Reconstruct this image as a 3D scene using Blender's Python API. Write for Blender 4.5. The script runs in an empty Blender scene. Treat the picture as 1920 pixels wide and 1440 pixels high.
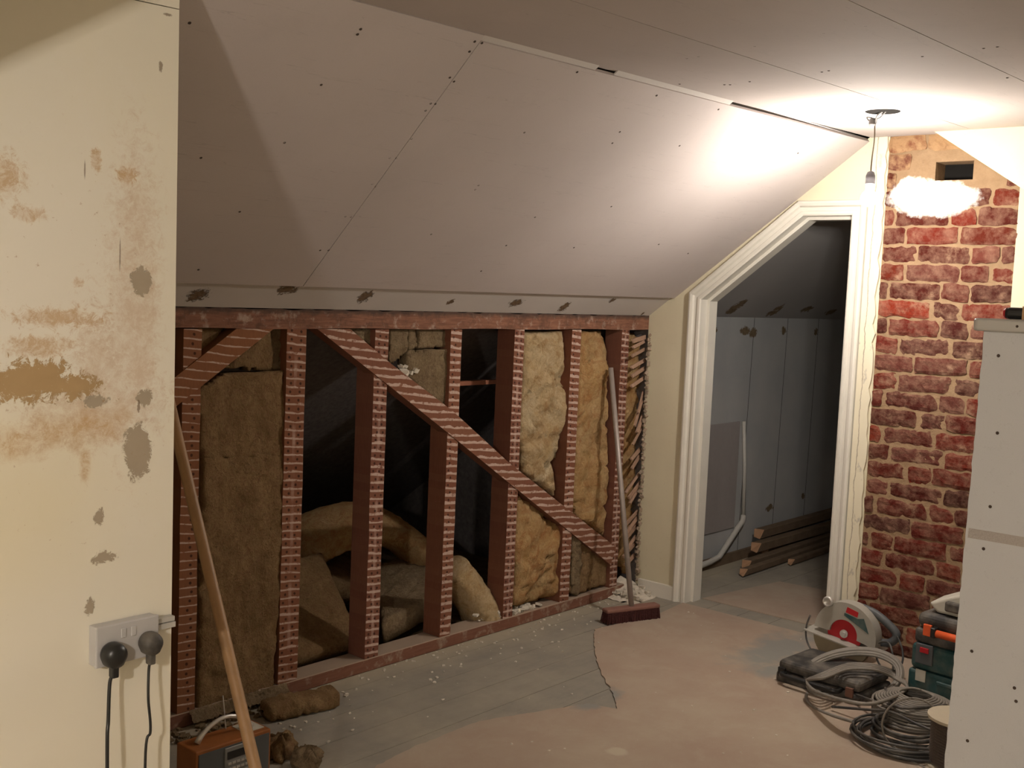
import bpy, bmesh, math, random
from mathutils import Vector as V, Matrix, noise
random.seed(7)
# ---------------- camera ----------------
sc = bpy.context.scene; COL = sc.collection
FPX = 2096.9; CAM = V((-4.690, -3.159, 1.5))
yaw, pit, rol = math.radians(40.792), math.radians(4.7738), math.radians(2.4406)
Fw = V((math.cos(yaw)*math.cos(pit), math.sin(yaw)*math.cos(pit), -math.sin(pit)))
R0 = Fw.cross(V((0,0,1))).normalized(); U0 = R0.cross(Fw)
Rt = R0*math.cos(rol)+U0*math.sin(rol); Up = -R0*math.sin(rol)+U0*math.cos(rol)
cd = bpy.data.cameras.new('camera'); cam = bpy.data.objects.new('camera', cd); COL.objects.link(cam)
cd.sensor_width = 36; cd.lens = 36*FPX/1920; cd.clip_start = .02
cam.matrix_world = Matrix(((Rt.x,Up.x,-Fw.x,CAM.x),(Rt.y,Up.y,-Fw.y,CAM.y),(Rt.z,Up.z,-Fw.z,CAM.z),(0,0,0,1)))
sc.camera = cam
# ---------------- world, exposure, lights ----------------
sc.view_settings.view_transform = 'Standard'; sc.view_settings.look = 'None'
sc.view_settings.gamma = 1; sc.view_settings.use_curve_mapping = False
sc.view_settings.exposure = 1.06
w = bpy.data.worlds.new('world'); sc.world = w; w.use_nodes = True
w.node_tree.nodes['Background'].inputs[0].default_value = (.9,.85,.8,1)
w.node_tree.nodes['Background'].inputs[1].default_value = .02
P_NEAR = 100      # bulb of the pendant over the door
P_ROOM = 125     # bulb hanging in the near part of the room, left of the camera
BULB = V((-.69,-1.43,1.905)); ROOM = V((-5.70,-3.03,1.74))
def lamp(name, loc, watt, r, col):
    l = bpy.data.lights.new(name,'POINT'); l.energy = watt; l.shadow_soft_size = r; l.color = col
    o = bpy.data.objects.new(name, l); o.location = loc; COL.objects.link(o); return o
lamp('pendant_light', BULB, P_NEAR, .034, (1,.925,.845))
lamp('room_light', ROOM, P_ROOM, .04, (1,.915,.82))
# ---------------- helpers ----------------
def ray(u,v): return Fw*FPX+Rt*(u-960)-Up*(v-720)
def P(u,v,ax,val):
    d = ray(u,v); return CAM+d*((val-CAM[ax])/d[ax])
def PL(u,v,Q,n):
    d = ray(u,v); n = V(n); return CAM+d*((V(Q)-CAM).dot(n)/d.dot(n))
def fin(name, bm, m, parent=None, smooth=False, kind=None, label=None, cat=None, group=None, keep=False, mods=()):
    me = bpy.data.meshes.new(name)
    bmesh.ops.recalc_face_normals(bm, faces=bm.faces)
    vs = [v.co for v in bm.verts]
    o = bpy.data.objects.new(name, me)
    c = V((0,0,0))
    if vs and not keep:
        mn = [min(v[i] for v in vs) for i in range(3)]; mx = [max(v[i] for v in vs) for i in range(3)]
        c = V(((mn[0]+mx[0])/2,(mn[1]+mx[1])/2,mn[2]))
        bmesh.ops.translate(bm, verts=bm.verts, vec=-c)
    for f in bm.faces: f.smooth = smooth
    bm.to_mesh(me); bm.free()
    for mm in (m if isinstance(m,(list,tuple)) else [m]): me.materials.append(mm)
    COL.objects.link(o)
    if parent:
        o.parent = parent; off = parent.get('_w', None); pw = V(off) if off else V(parent.location)
        o['_w'] = tuple(c)
        o.location = c-pw
    else:
        o.location = c; o['_w'] = tuple(c)
    if kind: o['kind'] = kind
    if label: o['label'] = label
    if cat: o['category'] = cat
    if group: o['group'] = group
    if bpy.app.version: pass
    for md in mods:
        t = o.modifiers.new(md[0], md[0])
        for k,v in md[1].items(): setattr(t,k,v)
    return o
def thing(name, label, cat, loc, group=None):
    o = bpy.data.objects.new(name, None); COL.objects.link(o); o.location = loc; o['_w'] = tuple(loc)
    o.empty_display_size = .05
    o['label'] = label; o['category'] = cat
    if group: o['group'] = group
    return o
def B(): return bmesh.new()
def box(bm, lo, hi, M=None, mi=0):
    x0,y0,z0 = lo; x1,y1,z1 = hi
    vs = [bm.verts.new(V(p) if M is None else M@V(p)) for p in
          [(x0,y0,z0),(x1,y0,z0),(x1,y1,z0),(x0,y1,z0),(x0,y0,z1),(x1,y0,z1),(x1,y1,z1),(x0,y1,z1)]]
    for q in ((0,3,2,1),(4,5,6,7),(0,1,5,4),(1,2,6,5),(2,3,7,6),(3,0,4,7)):
        f = bm.faces.new([vs[i] for i in q]); f.material_index = mi
    return vs
def prism(bm, pts, vec, mi=0):
    "pts: 3D outline, extruded by vec"
    vec = V(vec); a = [bm.verts.new(V(p)) for p in pts]; b = [bm.verts.new(V(p)+vec) for p in pts]
    n = len(pts); fs = [bm.faces.new(a), bm.faces.new(b[::-1])]
    for i in range(n): fs.append(bm.faces.new([a[i],b[i],b[(i+1)%n],a[(i+1)%n]]))
    for f in fs: f.material_index = mi
def tube(bm, pts, r, n=8, closed=False, mi=0):
    pts = [V(p) for p in pts]; N = len(pts); rings = []
    up = V((0,0,1)); prev = None
    for i,p in enumerate(pts):
        if closed: t = pts[(i+1)%N]-pts[i-1]
        else: t = pts[min(i+1,N-1)]-pts[max(i-1,0)]
        t.normalize()
        a = (prev if prev else (up if abs(t.z)<.9 else V((1,0,0))))
        a = (a-t*a.dot(t))
        if a.length<1e-5: a = V((1,0,0))-t*t.x
        a.normalize(); prev = a; b = t.cross(a)
        rr = r[i] if isinstance(r,(list,tuple)) else r
        rings.append([bm.verts.new(p+a*rr*math.cos(2*math.pi*k/n)+b*rr*math.sin(2*math.pi*k/n)) for k in range(n)])
    for i in range(N if closed else N-1):
        A = rings[i]; Bq = rings[(i+1)%N]
        for k in range(n):
            f = bm.faces.new([A[k],A[(k+1)%n],Bq[(k+1)%n],Bq[k]]); f.material_index = mi
    if not closed:
        for q in (rings[0][::-1],rings[-1]):
            f = bm.faces.new(q); f.material_index = mi
def lathe(bm, prof, M=None, n=32, mi=0):
    "prof: (r,z) list around local z"
    rings = []
    for r,z in prof:
        rr = max(r,1e-4)
        rings.append([bm.verts.new((M or Matrix())@V((rr*math.cos(2*math.pi*k/n),rr*math.sin(2*math.pi*k/n),z))) for k in range(n)])
    for i in range(len(prof)-1):
        for k in range(n):
            f = bm.faces.new([rings[i][k],rings[i][(k+1)%n],rings[i+1][(k+1)%n],rings[i+1][k]]); f.material_index = mi
    for q in (rings[0][::-1],rings[-1]): bm.faces.new(q).material_index = mi
def spline(pts, k=8, closed=False):
    pts = [V(p) for p in pts]; N = len(pts); out = []
    rng = range(N if closed else N-1)
    for i in rng:
        g = lambda j: pts[j%N] if closed else pts[max(0,min(N-1,j))]
        a,b,c,d = g(i-1),g(i),g(i+1),g(i+2)
        for s in range(k):
            t = s/k; out.append(.5*((2*b)+(c-a)*t+(2*a-5*b+4*c-d)*t*t+(3*b-a-3*c+d)*t**3))
    if not closed: out.append(pts[-1])
    return out
def rough_poly(bm, outline, axis_n, depth, step=.02, amp=.01, freq=14, seed=0, edge=.012, mi=0, rk=.35):
    """thick fibrous slab: outline (list of 3D points in one plane), front faces along axis_n; grid inside the outline, lumpy front, ragged edge"""
    n = V(axis_n).normalized(); O = V(outline[0])
    ref = V((0,0,1)) if abs(n.z)<.8 else V((1,0,0))
    e1 = ref.cross(n).normalized(); e2 = n.cross(e1)
    poly = [((V(p)-O).dot(e1),(V(p)-O).dot(e2)) for p in outline]
    xs = [p[0] for p in poly]; ys = [p[1] for p in poly]
    def inside(x,y):
        c = False
        for i in range(len(poly)):
            (x1,y1),(x2,y2) = poly[i],poly[i-1]
            if (y1>y)!=(y2>y) and x<(x2-x1)*(y-y1)/(y2-y1)+x1: c = not c
        return c
    def dist(x,y):
        m = 9
        for i in range(len(poly)):
            (x1,y1),(x2,y2) = poly[i],poly[i-1]
            dx,dy = x2-x1,y2-y1; L = dx*dx+dy*dy+1e-9
            t = max(0,min(1,((x-x1)*dx+(y-y1)*dy)/L)); m = min(m,math.hypot(x-x1-t*dx,y-y1-t*dy))
        return m
    nx = max(2,int((max(xs)-min(xs))/step)+1); ny = max(2,int((max(ys)-min(ys))/step)+1)
    sx = (max(xs)-min(xs))/nx; sy = (max(ys)-min(ys))/ny
    cells = {}; vt = {}
    for i in range(nx):
        for j in range(ny):
            cx,cy = min(xs)+(i+.5)*sx, min(ys)+(j+.5)*sy
            jx = noise.noise(V((cx*23,cy*23,seed+5)))*edge
            if inside(cx+jx,cy+jx): cells[(i,j)] = 1
    def gv(i,j,back):
        k = (i,j,back)
        if k in vt: return vt[k]
        x,y = min(xs)+i*sx, min(ys)+j*sy
        d = dist(x,y) if inside(x,y) else 0
        q = V((x*freq,y*freq,seed)); h = noise.fractal(q,1.0,2.1,4)*amp+noise.noise(q*3.1)*amp*.45
        if rk>.2: wv = V((noise.noise(q*1.3+V((7,2,1))),noise.noise(q*1.3+V((1,8,3))),0))*1.4; h -= amp*1.3*max(0,1-abs(noise.noise(q*1.1+wv))*5)**1.5; h += noise.noise(q*8)*amp*.18
        rnd = -rk*depth*(1-min(1,d/(rk*depth+.004)))**2
        p = O+e1*(x+noise.noise(q*2)*step*.5)+e2*(y+noise.noise(q*2+V((9,9,9)))*step*.5)
        p = p-n*depth*.999 if back else p+n*(h+rnd)
        vt[k] = bm.verts.new(p); return vt[k]
    for (i,j) in cells:
        f = bm.faces.new([gv(i,j,0),gv(i+1,j,0),gv(i+1,j+1,0),gv(i,j+1,0)]); f.material_index = mi
        f = bm.faces.new([gv(i,j,1),gv(i,j+1,1),gv(i+1,j+1,1),gv(i+1,j,1)]); f.material_index = mi
        for (a,b,di,dj) in (((i,j),(i+1,j),0,-1),((i+1,j),(i+1,j+1),1,0),((i+1,j+1),(i,j+1),0,1),((i,j+1),(i,j),-1,0)):
            if (i+di,j+dj) not in cells:
                f = bm.faces.new([gv(*a,0),gv(*a,1),gv(*b,1),gv(*b,0)]); f.material_index = mi
def lump(bm, fn, nu, nv, closed_u=False):
    g = [[bm.verts.new(fn(i/(nu if closed_u else nu-1), j/(nv-1))) for j in range(nv)] for i in range(nu)]
    for i in range(nu if closed_u else nu-1):
        for j in range(nv-1):
            bm.faces.new([g[i][j],g[(i+1)%nu][j],g[(i+1)%nu][j+1],g[i][j+1]])
    return g
# ---------------- materials ----------------
class NB:
    def __init__(s, name, rough=.8, spec=.3):
        s.m = bpy.data.materials.new(name); s.m.use_nodes = True; s.t = s.m.node_tree; s.bs = s.t.nodes['Principled BSDF']
        s.bs.inputs['Roughness'].default_value = rough; s.bs.inputs['Specular IOR Level'].default_value = spec
        s.geo = s.n('ShaderNodeNewGeometry').outputs['Position']; s.tc = s.n('ShaderNodeTexCoord').outputs['Object']
    def n(s, t, **k):
        o = s.t.nodes.new(t)
        for a,b in k.items(): setattr(o,a,b)
        return o
    def L(s,a,b): s.t.links.new(a,b)
    def set(s, sock, v):
        if isinstance(v,(int,float)): sock.default_value = v
        elif isinstance(v,tuple): sock.default_value = v if len(v)==len(sock.default_value) else v+(1,)
        else: s.L(v,sock)
    def noise(s, scale, detail=4, rough=.55, vec=None, sc3=None, out=0, dist=0):
        o = s.n('ShaderNodeTexNoise'); o.inputs['Scale'].default_value = scale; o.inputs['Detail'].default_value = detail
        o.inputs['Roughness'].default_value = rough; o.inputs['Distortion'].default_value = dist
        v = vec or s.geo
        if sc3:
            mp = s.n('ShaderNodeMapping'); mp.inputs['Scale'].default_value = sc3; s.L(v,mp.inputs['Vector']); v = mp.outputs[0]
        s.L(v,o.inputs['Vector']); return o.outputs[out]
    def math(s, op, a, b=0, c=0, clamp=False):
        o = s.n('ShaderNodeMath', operation=op, use_clamp=clamp)
        for i,x in enumerate((a,b,c)):
            if i<len(o.inputs): s.set(o.inputs[i],x)
        return o.outputs[0]
    def ramp(s, v, a, b):
        o = s.n('ShaderNodeMapRange'); o.clamp = True; s.set(o.inputs[0],v); o.inputs[1].default_value = a; o.inputs[2].default_value = b
        return o.outputs[0]
    def mix(s, f, a, b):
        o = s.n('ShaderNodeMix', data_type='RGBA'); s.set(o.inputs[0],f); s.set(o.inputs[6],a); s.set(o.inputs[7],b); return o.outputs[2]
    def xyz(s, v=None):
        o = s.n('ShaderNodeSeparateXYZ'); s.L(v or s.geo,o.inputs[0]); return o.outputs
    def bump(s, h, st=.3, d=.01):
        o = s.n('ShaderNodeBump'); o.inputs['Strength'].default_value = st; o.inputs['Distance'].default_value = d; s.L(h,o.inputs['Height']); s.L(o.outputs[0],s.bs.inputs['Normal'])
    def col(s,c): s.set(s.bs.inputs['Base Color'],c); return s
    def patch(s, a, b, ca, cb, ra, rb, wob=.6, ns=None, soft=.08):
        "ragged-edged blot centred (ca,cb) in coordinates a,b -> 0..1"
        x = s.math('DIVIDE',s.math('SUBTRACT',a,ca),ra); y = s.math('DIVIDE',s.math('SUBTRACT',b,cb),rb)
        d = s.math('SQRT',s.math('ADD',s.math('MULTIPLY',x,x),s.math('MULTIPLY',y,y)))
        d = s.math('ADD',d,s.math('MULTIPLY',s.math('SUBTRACT',s.ramp(ns,.28,.72),.5),wob*1.6))
        return s.ramp(d,1+soft,1-soft)
    def mx(s, *l):
        o = l[0]
        for q in l[1:]: o = s.math('MAXIMUM',o,q)
        return o
def simple(name, c, rough=.6, spec=.4, var=.12, scale=30, bump=0, metal=0, dust=0):
    k = NB(name, rough, spec); n = k.noise(scale,5,.6,k.tc)
    d = tuple(x*(1-var*2) for x in c); e = tuple(min(1,x*(1+var)) for x in c)
    cc = k.mix(n,d,e)
    if dust:
        nz = k.math('MULTIPLY',k.ramp(k.noise(18,5),.4,.75),dust); cc = k.mix(nz,cc,(.33,.29,.24))
    k.col(cc); k.bs.inputs['Metallic'].default_value = metal
    if bump: k.bump(n,bump,.004)
    return k.m
def m_board(name, c, c2, rough=.85):
    k = NB(name, rough, .15); x,y,z = k.xyz()
    n = k.noise(1.6,5); f = k.noise(420,2); g = k.noise(7,6,.7)
    cc = k.mix(k.ramp(n,.3,.7),c,c2); cc = k.mix(k.math('MULTIPLY',k.ramp(g,.55,.8),.25),cc,tuple(q*.8 for q in c))
    cc = k.mix(k.math('MULTIPLY',k.ramp(f,.5,.75),.12),cc,tuple(q*.6 for q in c))
    # pencil scuffs
    s1 = k.noise(3,3,.6,sc3=(.6,14,14)); cc = k.mix(k.math('MULTIPLY',k.ramp(k.math('ABSOLUTE',k.math('SUBTRACT',s1,.36)),.006,.001),.35),cc,tuple(q*.55 for q in c))
    k.col(cc); k.bump(f,.04,.002); return k.m
M = {}
M['board'] = m_board('plasterboard paper', (.50,.445,.425), (.55,.49,.47))
M['board_c'] = m_board('ceiling plasterboard paper', (.47,.415,.385), (.52,.46,.43))
M['board_p'] = m_board('partition plasterboard', (.50,.50,.51), (.54,.54,.55))
M['black'] = simple('void black', (.012,.011,.010), .9, .05)
M['screw'] = simple('screw hole', (.07,.05,.04), .7, .2)
M['white_paint'] = simple('old white gloss paint', (.66,.63,.56), .35, .5, .05, 12, .1)
def m_cream(name, base, dirt):
    k = NB(name,.75,.25); n = k.noise(2.5,5); f = k.noise(60,3)
    cc = k.mix(k.ramp(n,.35,.7),base,dirt); cc = k.mix(k.math('MULTIPLY',k.ramp(f,.62,.75),.15),cc,(.3,.24,.16))
    k.col(cc); k.bump(n,.15,.01); return k.m
M['cream'] = m_cream('cream wall paint', (.64,.585,.43), (.58,.52,.38))
M['cheek'] = m_cream('yellow cream paint', (.78,.70,.42), (.80,.73,.48))
# peeling left wall -------------------------------------------------
k = NB('peeling cream wall paint', .8, .2); X,Y,Z = k.xyz()
WY = -1.15
def wl(u,v):
    q = P(u,v,1,WY); return q.x,q.z
n1 = k.noise(11,8,.75,dist=.5); n2 = k.noise(48,8,.82,dist=.6); n3 = k.noise(2.2,4); nd = k.noise(60,4,.7)
def pt(u,v,rx,rz,wob=.6,ns=None,soft=.08):
    cx,cz = wl(u,v); return k.patch(X,Z,cx,cz,rx*.000995,rz*.000995,wob,ns or n2,soft)
base = k.mix(k.ramp(n3,.35,.65),(.80,.75,.62),(.78,.74,.63))
pale = k.mx(pt(110,560,230,330,.5,n1,.5),pt(215,720,120,250,.5,n1,.5)); base = k.mix(k.math('MULTIPLY',pale,.8),base,(.81,.77,.68))
yel = pt(40,960,200,150,.4,n3,.6); base = k.mix(k.math('MULTIPLY',yel,.3),base,(.75,.64,.33))
pinkm = k.math('MULTIPLY',k.mx(pt(250,560,46,240,1.3,n2,.5),pt(190,690,60,110,1.6,n2,.3),pt(268,600,34,190,1.0,n2,.3),pt(262,410,30,90,1.1,n2,.3),pt(190,760,130,70,1.3,n2,.35)),.55); cv = k.ramp(k.noise(30,8,.85,dist=.3),.40,.58); pinkm = k.math('MULTIPLY',pinkm,k.math('ADD',k.math('MULTIPLY',cv,.75),.25)); base = k.mix(pinkm,base,(.56,.38,.24))
oran = k.math('MULTIPLY',k.mx(pt(8,330,34,36,1.2,n2,.3),pt(52,400,26,14,1.2,n2,.3),pt(70,650,60,18,1.0,n2,.3),pt(110,595,80,16,1.4,n2,.3),pt(150,800,85,35,1.2,n1,.5),pt(20,830,60,26,.8,n1,.5),pt(145,530,10,8,1,n2,.3),pt(180,300,10,22,1.2,n2,.2),pt(240,330,24,14,1.2,n2,.2),pt(160,870,10,30,1,n1,.4)),.7)
cv2 = k.ramp(k.noise(42,8,.85,dist=.6),.42,.56); oran = k.math('MULTIPLY',oran,k.math('ADD',k.math('MULTIPLY',cv2,.7),.3)); base = k.mix(oran,base,(.52,.31,.12))
peel = k.mx(pt(60,715,92,36,1.1,n2,.03),pt(150,725,40,22,1.2,n2,.03)); base = k.mix(peel,base,k.mix(n1,(.40,.27,.13),(.50,.35,.19)))
grey = k.mx(pt(258,845,30,56,.7,n2,.03),pt(272,745,16,18,1,n2,.03),pt(265,527,22,28,.5,n2,.03),pt(178,752,24,11,1.3,n2,.03),pt(185,970,9,14,1.2,n2,.04),pt(195,1045,24,10,1.4,n2,.05),pt(168,1135,9,16,1.3,n2,.1)); base = k.mix(grey,base,k.mix(n1,(.37,.31,.23),(.45,.38,.29)))
spk = k.math('MULTIPLY',k.math('MULTIPLY',k.ramp(nd,.64,.70),pt(170,640,230,400,.5,n1,.4)),.6); base = k.mix(spk,base,(.40,.24,.12))
dk = k.mx(pt(225,478,1.5,28,.4,n2,.3),pt(159,318,1.5,16,.3,n2,.3),pt(260,762,3,12,.8,n2,.2),pt(313,27,8,3,1,n2,.2),pt(302,125,4,9,1.2,n2,.2)); base = k.mix(k.math('MULTIPLY',dk,.7),base,(.16,.10,.06))
k.col(base)
hh = k.math('SUBTRACT',k.math('MULTIPLY',n3,.6),k.math('ADD',k.math('MULTIPLY',peel,.9),k.math('MULTIPLY',grey,.8))); k.bump(hh,.45,.006); M['peel'] = k.m
# lath-marked studs ---------------------------------------------------
def m_stud(name, tint, pale, cols, thick=.16, seed=0.):
    k = NB(name,.85,.15); x,y,z = k.xyz(); ox,oy,oz = k.xyz(k.tc)
    wob = k.math('MULTIPLY',k.math('SUBTRACT',k.noise(7,3,.5),.5),.018)
    zz = k.math('ADD',k.math('ADD',z,wob),k.math('MULTIPLY',x,.10)); q = k.math('FRACT',k.math('ADD',k.math('DIVIDE',zz,.0305),seed))
    thn = k.math('MULTIPLY',k.ramp(k.noise(18,4,.6),.15,.7),thick*1.9)
    line = k.math('LESS_THAN',q,thn); nn = k.noise(60,4,.6); wear = k.ramp(k.noise(34,5,.75),.36,.46)
    line = k.math('MULTIPLY',line,wear)
    wood = k.mix(k.noise(30,4,.6,sc3=(6,6,.8)),tuple(c*.62 for c in tint),tint)
    rows = k.math('FLOOR',k.math('ADD',k.math('DIVIDE',zz,.0305),seed)); rn = k.n('ShaderNodeTexWhiteNoise',noise_dimensions='1D'); k.L(rows,rn.inputs['W'])
    wood = k.mix(k.math('MULTIPLY',rn.outputs[0],.4),wood,(.22,.105,.06))
    dot = 0
    for c in cols:
        dx = k.math('SUBTRACT',ox,k.math('ADD',c,k.math('MULTIPLY',k.math('SUBTRACT',rn.outputs[0],.5),.016)))
        dz = k.math('MULTIPLY',k.math('SUBTRACT',q,.58),.0305)
        d = k.math('SQRT',k.math('ADD',k.math('MULTIPLY',dx,dx),k.math('MULTIPLY',dz,dz)))
        dd = k.ramp(d,.0062,.0038); dot = dd if dot==0 else k.math('MAXIMUM',dot,dd)
    gn_ = k.n('ShaderNodeNewGeometry'); front = k.math('LESS_THAN',k.xyz(gn_.outputs['Normal'])[1],-.6)
    # second faint vertical plaster seam where two lath rows met
    c = wood
    if len(cols)>1:
        sm = k.math('MULTIPLY',k.ramp(k.math('ABSOLUTE',k.math('ADD',ox,k.math('MULTIPLY',wob,.3))),.009,.004),k.ramp(k.noise(9,4),.44,.6)); c = k.mix(k.math('MULTIPLY',k.math('MULTIPLY',sm,.4),front),c,pale)
    c = k.mix(k.math('MULTIPLY',k.math('MULTIPLY',line,front),.92),c,k.mix(nn,pale,tuple(p*.7 for p in pale)))
    c = k.mix(k.math('MULTIPLY',k.math('MULTIPLY',dot,front),.85),c,(.035,.014,.01))
    k.col(c); k.bump(k.math('ADD',line,k.math('MULTIPLY',nn,.6)),.35,.003); return k.m
PALE = (.56,.41,.34)
M['stud1'] = m_stud('lath marked stud wood a', (.26,.105,.05), PALE, (.006,), .13, .1)
M['stud2'] = m_stud('lath marked stud wood b', (.24,.095,.052), PALE, (-.022,.02), .19, .4)
M['stud3'] = m_stud('lath marked stud wood c', (.20,.078,.05), PALE, (-.014,.016), .24, .7)
M['stud4'] = m_stud('lath marked stud wood d', (.22,.085,.05), PALE, (-.010,), .30, .55)
M['brace'] = m_stud('lath marked brace wood', (.22,.09,.055), PALE, (), .26, .2)
M['brace_l'] = m_stud('lath marked brace wood, left', (.28,.115,.052), PALE, (), .12, .35)
k = NB('old red brown timber plate',.8,.2); x,y,z = k.xyz()
g = k.noise(14,5,.65,sc3=(.7,6,9)); b = k.noise(20,5,.7)
c = k.mix(k.ramp(g,.3,.7),(.13,.055,.035),(.27,.13,.08)); c = k.mix(k.math('MULTIPLY',k.ramp(b,.54,.66),.7),c,(.40,.31,.25)); c = k.mix(k.math('MULTIPLY',k.ramp(k.noise(9,6,.8),.5,.62),.7),c,(.09,.045,.03))
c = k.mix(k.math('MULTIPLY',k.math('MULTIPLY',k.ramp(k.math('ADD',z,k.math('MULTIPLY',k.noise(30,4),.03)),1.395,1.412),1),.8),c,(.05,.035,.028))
k.col(c); k.bump(g,.4,.004); M['plate'] = k.m
k = NB('old sole timber',.85,.15); g = k.noise(14,5,.65,sc3=(.8,6,8)); b = k.noise(16,5,.7); c = k.mix(g,(.12,.05,.033),(.24,.115,.075))
gn = k.n('ShaderNodeNewGeometry'); nz = k.xyz(gn.outputs['Normal'])[2]
c = k.mix(k.math('MAXIMUM',k.math('MULTIPLY',k.ramp(b,.52,.68),.7),k.math('MULTIPLY',k.ramp(nz,.3,.8),.75)),c,(.36,.29,.22)); k.col(c); k.bump(g,.3,.003); M['sole'] = k.m
def m_wool(name, a, b, c3, sc=9, st=.8, stretch=None, dark=(.05,.035,.02), dk=.45):
    k = NB(name,.95,.05); n = k.noise(sc,6,.65,dist=.7,sc3=stretch); f = k.noise(120,5,.8,sc3=(1,1,.6)); g = k.noise(sc*3.1,6,.75,dist=1.0); e = k.noise(52,6,.75,dist=.8)
    c = k.mix(k.ramp(n,.32,.68),a,b); c = k.mix(k.math('MULTIPLY',k.ramp(g,.45,.66),.8),c,c3); c = k.mix(k.math('MULTIPLY',k.ramp(f,.5,.7),.45),c,dark); c = k.mix(k.math('MULTIPLY',k.ramp(e,.56,.68),dk),c,dark); c = k.mix(k.math('MULTIPLY',k.ramp(e,.44,.34),.3),c,tuple(min(1,q*1.35) for q in b))
    k.col(c); k.bump(k.math('ADD',k.math('ADD',f,e),k.math('MULTIPLY',g,.8)),st,.016); return k.m
M['rock'] = m_wool('brown mineral wool', (.27,.17,.08), (.46,.305,.155), (.30,.165,.09), 11, 1, (1,1,.6), (.07,.04,.02))
M['rock_grey'] = m_wool('dusty mineral wool', (.29,.205,.115), (.44,.33,.20), (.24,.155,.095), 10, 1)
M['yellow'] = m_wool('pale yellow glass wool', (.62,.44,.23), (.72,.58,.37), (.46,.26,.11), 5, .9, None, (.30,.19,.09), .2)
M['orange'] = m_wool('orange glass wool', (.56,.33,.13), (.66,.47,.25), (.44,.19,.07), 5, .9, None, (.26,.13,.05), .2)
M['felt'] = simple('dark roofing felt', (.17,.15,.145), .8, .2, .3, 40, .5)
M['plaster'] = simple('broken plaster', (.62,.56,.47), .9, .1, .2, 60, .4)
M['lath'] = simple('split lath wood', (.42,.27,.19), .85, .1, .25, 60, .4)
M['pole'] = simple('varnished wood pole', (.36,.21,.10), .5, .4, .2, 18, .1)
M['steel'] = simple('dusty grey painted tube', (.34,.29,.26), .45, .4, .12, 30, 0, .3)
# floor boards
k = NB('dusty grey floorboards',.85,.2); x,y,z = k.xyz(); g = k.noise(6,6,.65,sc3=(.6,5,5)); d = k.noise(2.3,6,.7); sp = k.noise(120,3,.7)
plk = k.math('FLOOR',k.math('DIVIDE',k.math('ADD',y,.098),.165)); rn = k.n('ShaderNodeTexWhiteNoise',noise_dimensions='1D'); k.L(plk,rn.inputs['W'])
c = k.mix(k.ramp(g,.2,.8),(.215,.195,.165),(.265,.24,.20)); c = k.mix(k.math('MULTIPLY',rn.outputs[0],.35),c,(.20,.195,.18))
c = k.mix(k.math('MULTIPLY',k.ramp(d,.42,.68),.7),c,(.35,.31,.24)); c = k.mix(k.math('MULTIPLY',k.ramp(k.math('ADD',y,k.math('MULTIPLY',d,.12)),-.12,.06),.8),c,(.38,.33,.24))
c = k.mix(k.math('MULTIPLY',k.ramp(sp,.66,.72),.5),c,(.5,.45,.36)); k.col(c); k.bump(g,.25,.003); M['floor'] = k.m
k = NB('dusty pink hardboard',.85,.2); x,y,z = k.xyz(); d = k.noise(2.2,6,.65); d2 = k.noise(6,6,.7,dist=.6); sp = k.noise(130,3,.7)
c = k.mix(k.ramp(d,.38,.64),(.33,.245,.19),(.37,.30,.23)); c = k.mix(k.math('MULTIPLY',k.ramp(d2,.5,.72),.55),c,(.40,.335,.255))
c = k.mix(k.math('MULTIPLY',k.ramp(sp,.64,.72),.35),c,(.5,.43,.33)); n2 = k.noise(9,5,.6)
gp = k.math('MULTIPLY',k.mx(k.patch(x,y,-1.40,-.80,.12,.05,.7,n2,.35),k.patch(x,y,-.33,-.98,.30,.11,.7,n2,.4),k.patch(x,y,-.6,-1.1,.1,.05,.8,n2,.5)),.75)
c = k.mix(gp,c,(.20,.215,.205)); pp = k.patch(x,y,-1.73,-1.13,.035,.035,.5,n2,.2); c = k.mix(k.math('MULTIPLY',pp,.6),c,(.48,.42,.32))
k.col(c); k.bump(d2,.15,.003); M['hard'] = k.m
# brick
k = NB('old stock brick',.9,.15); x,y,z = k.xyz(); at = k.n('ShaderNodeVertexColor'); at.layer_name = 'brick'
n = k.noise(18,6,.7); f = k.noise(90,4,.7); n2 = k.noise(9,5,.65)
c = k.mix(k.math('MULTIPLY',k.ramp(f,.4,.8),.4),at.outputs[0],(.13,.05,.035)); c = k.mix(k.math('MULTIPLY',k.ramp(n,.40,.75),.5),c,(.40,.25,.17)); c = k.mix(k.math('MULTIPLY',k.ramp(n2,.58,.70),.45),c,(.36,.24,.15))
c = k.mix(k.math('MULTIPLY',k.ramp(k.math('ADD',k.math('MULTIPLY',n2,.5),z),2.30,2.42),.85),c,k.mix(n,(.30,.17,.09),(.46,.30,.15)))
wp = k.mx(k.patch(y,z,-1.385,1.955,.175,.072,.24,n,.12),k.patch(y,z,-1.29,1.975,.085,.072,.24,n,.1)); c = k.mix(wp,c,(.85,.83,.78)); k.col(c); k.bump(k.math('ADD',n,f),.7,.006); M['brick'] = k.m
k = NB('sandy lime mortar',.95,.1); x,y,z = k.xyz(); n = k.noise(24,6,.7); c = k.mix(n,(.20,.125,.07),(.38,.26,.155)); n2 = k.noise(18,6,.7)
wp = k.mx(k.patch(y,z,-1.385,1.955,.175,.072,.24,n2,.12),k.patch(y,z,-1.29,1.975,.085,.072,.24,n2,.1)); c = k.mix(wp,c,(.85,.83,.78))
k.col(c); k.bump(n,.8,.01); M['mortar'] = k.m
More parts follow.
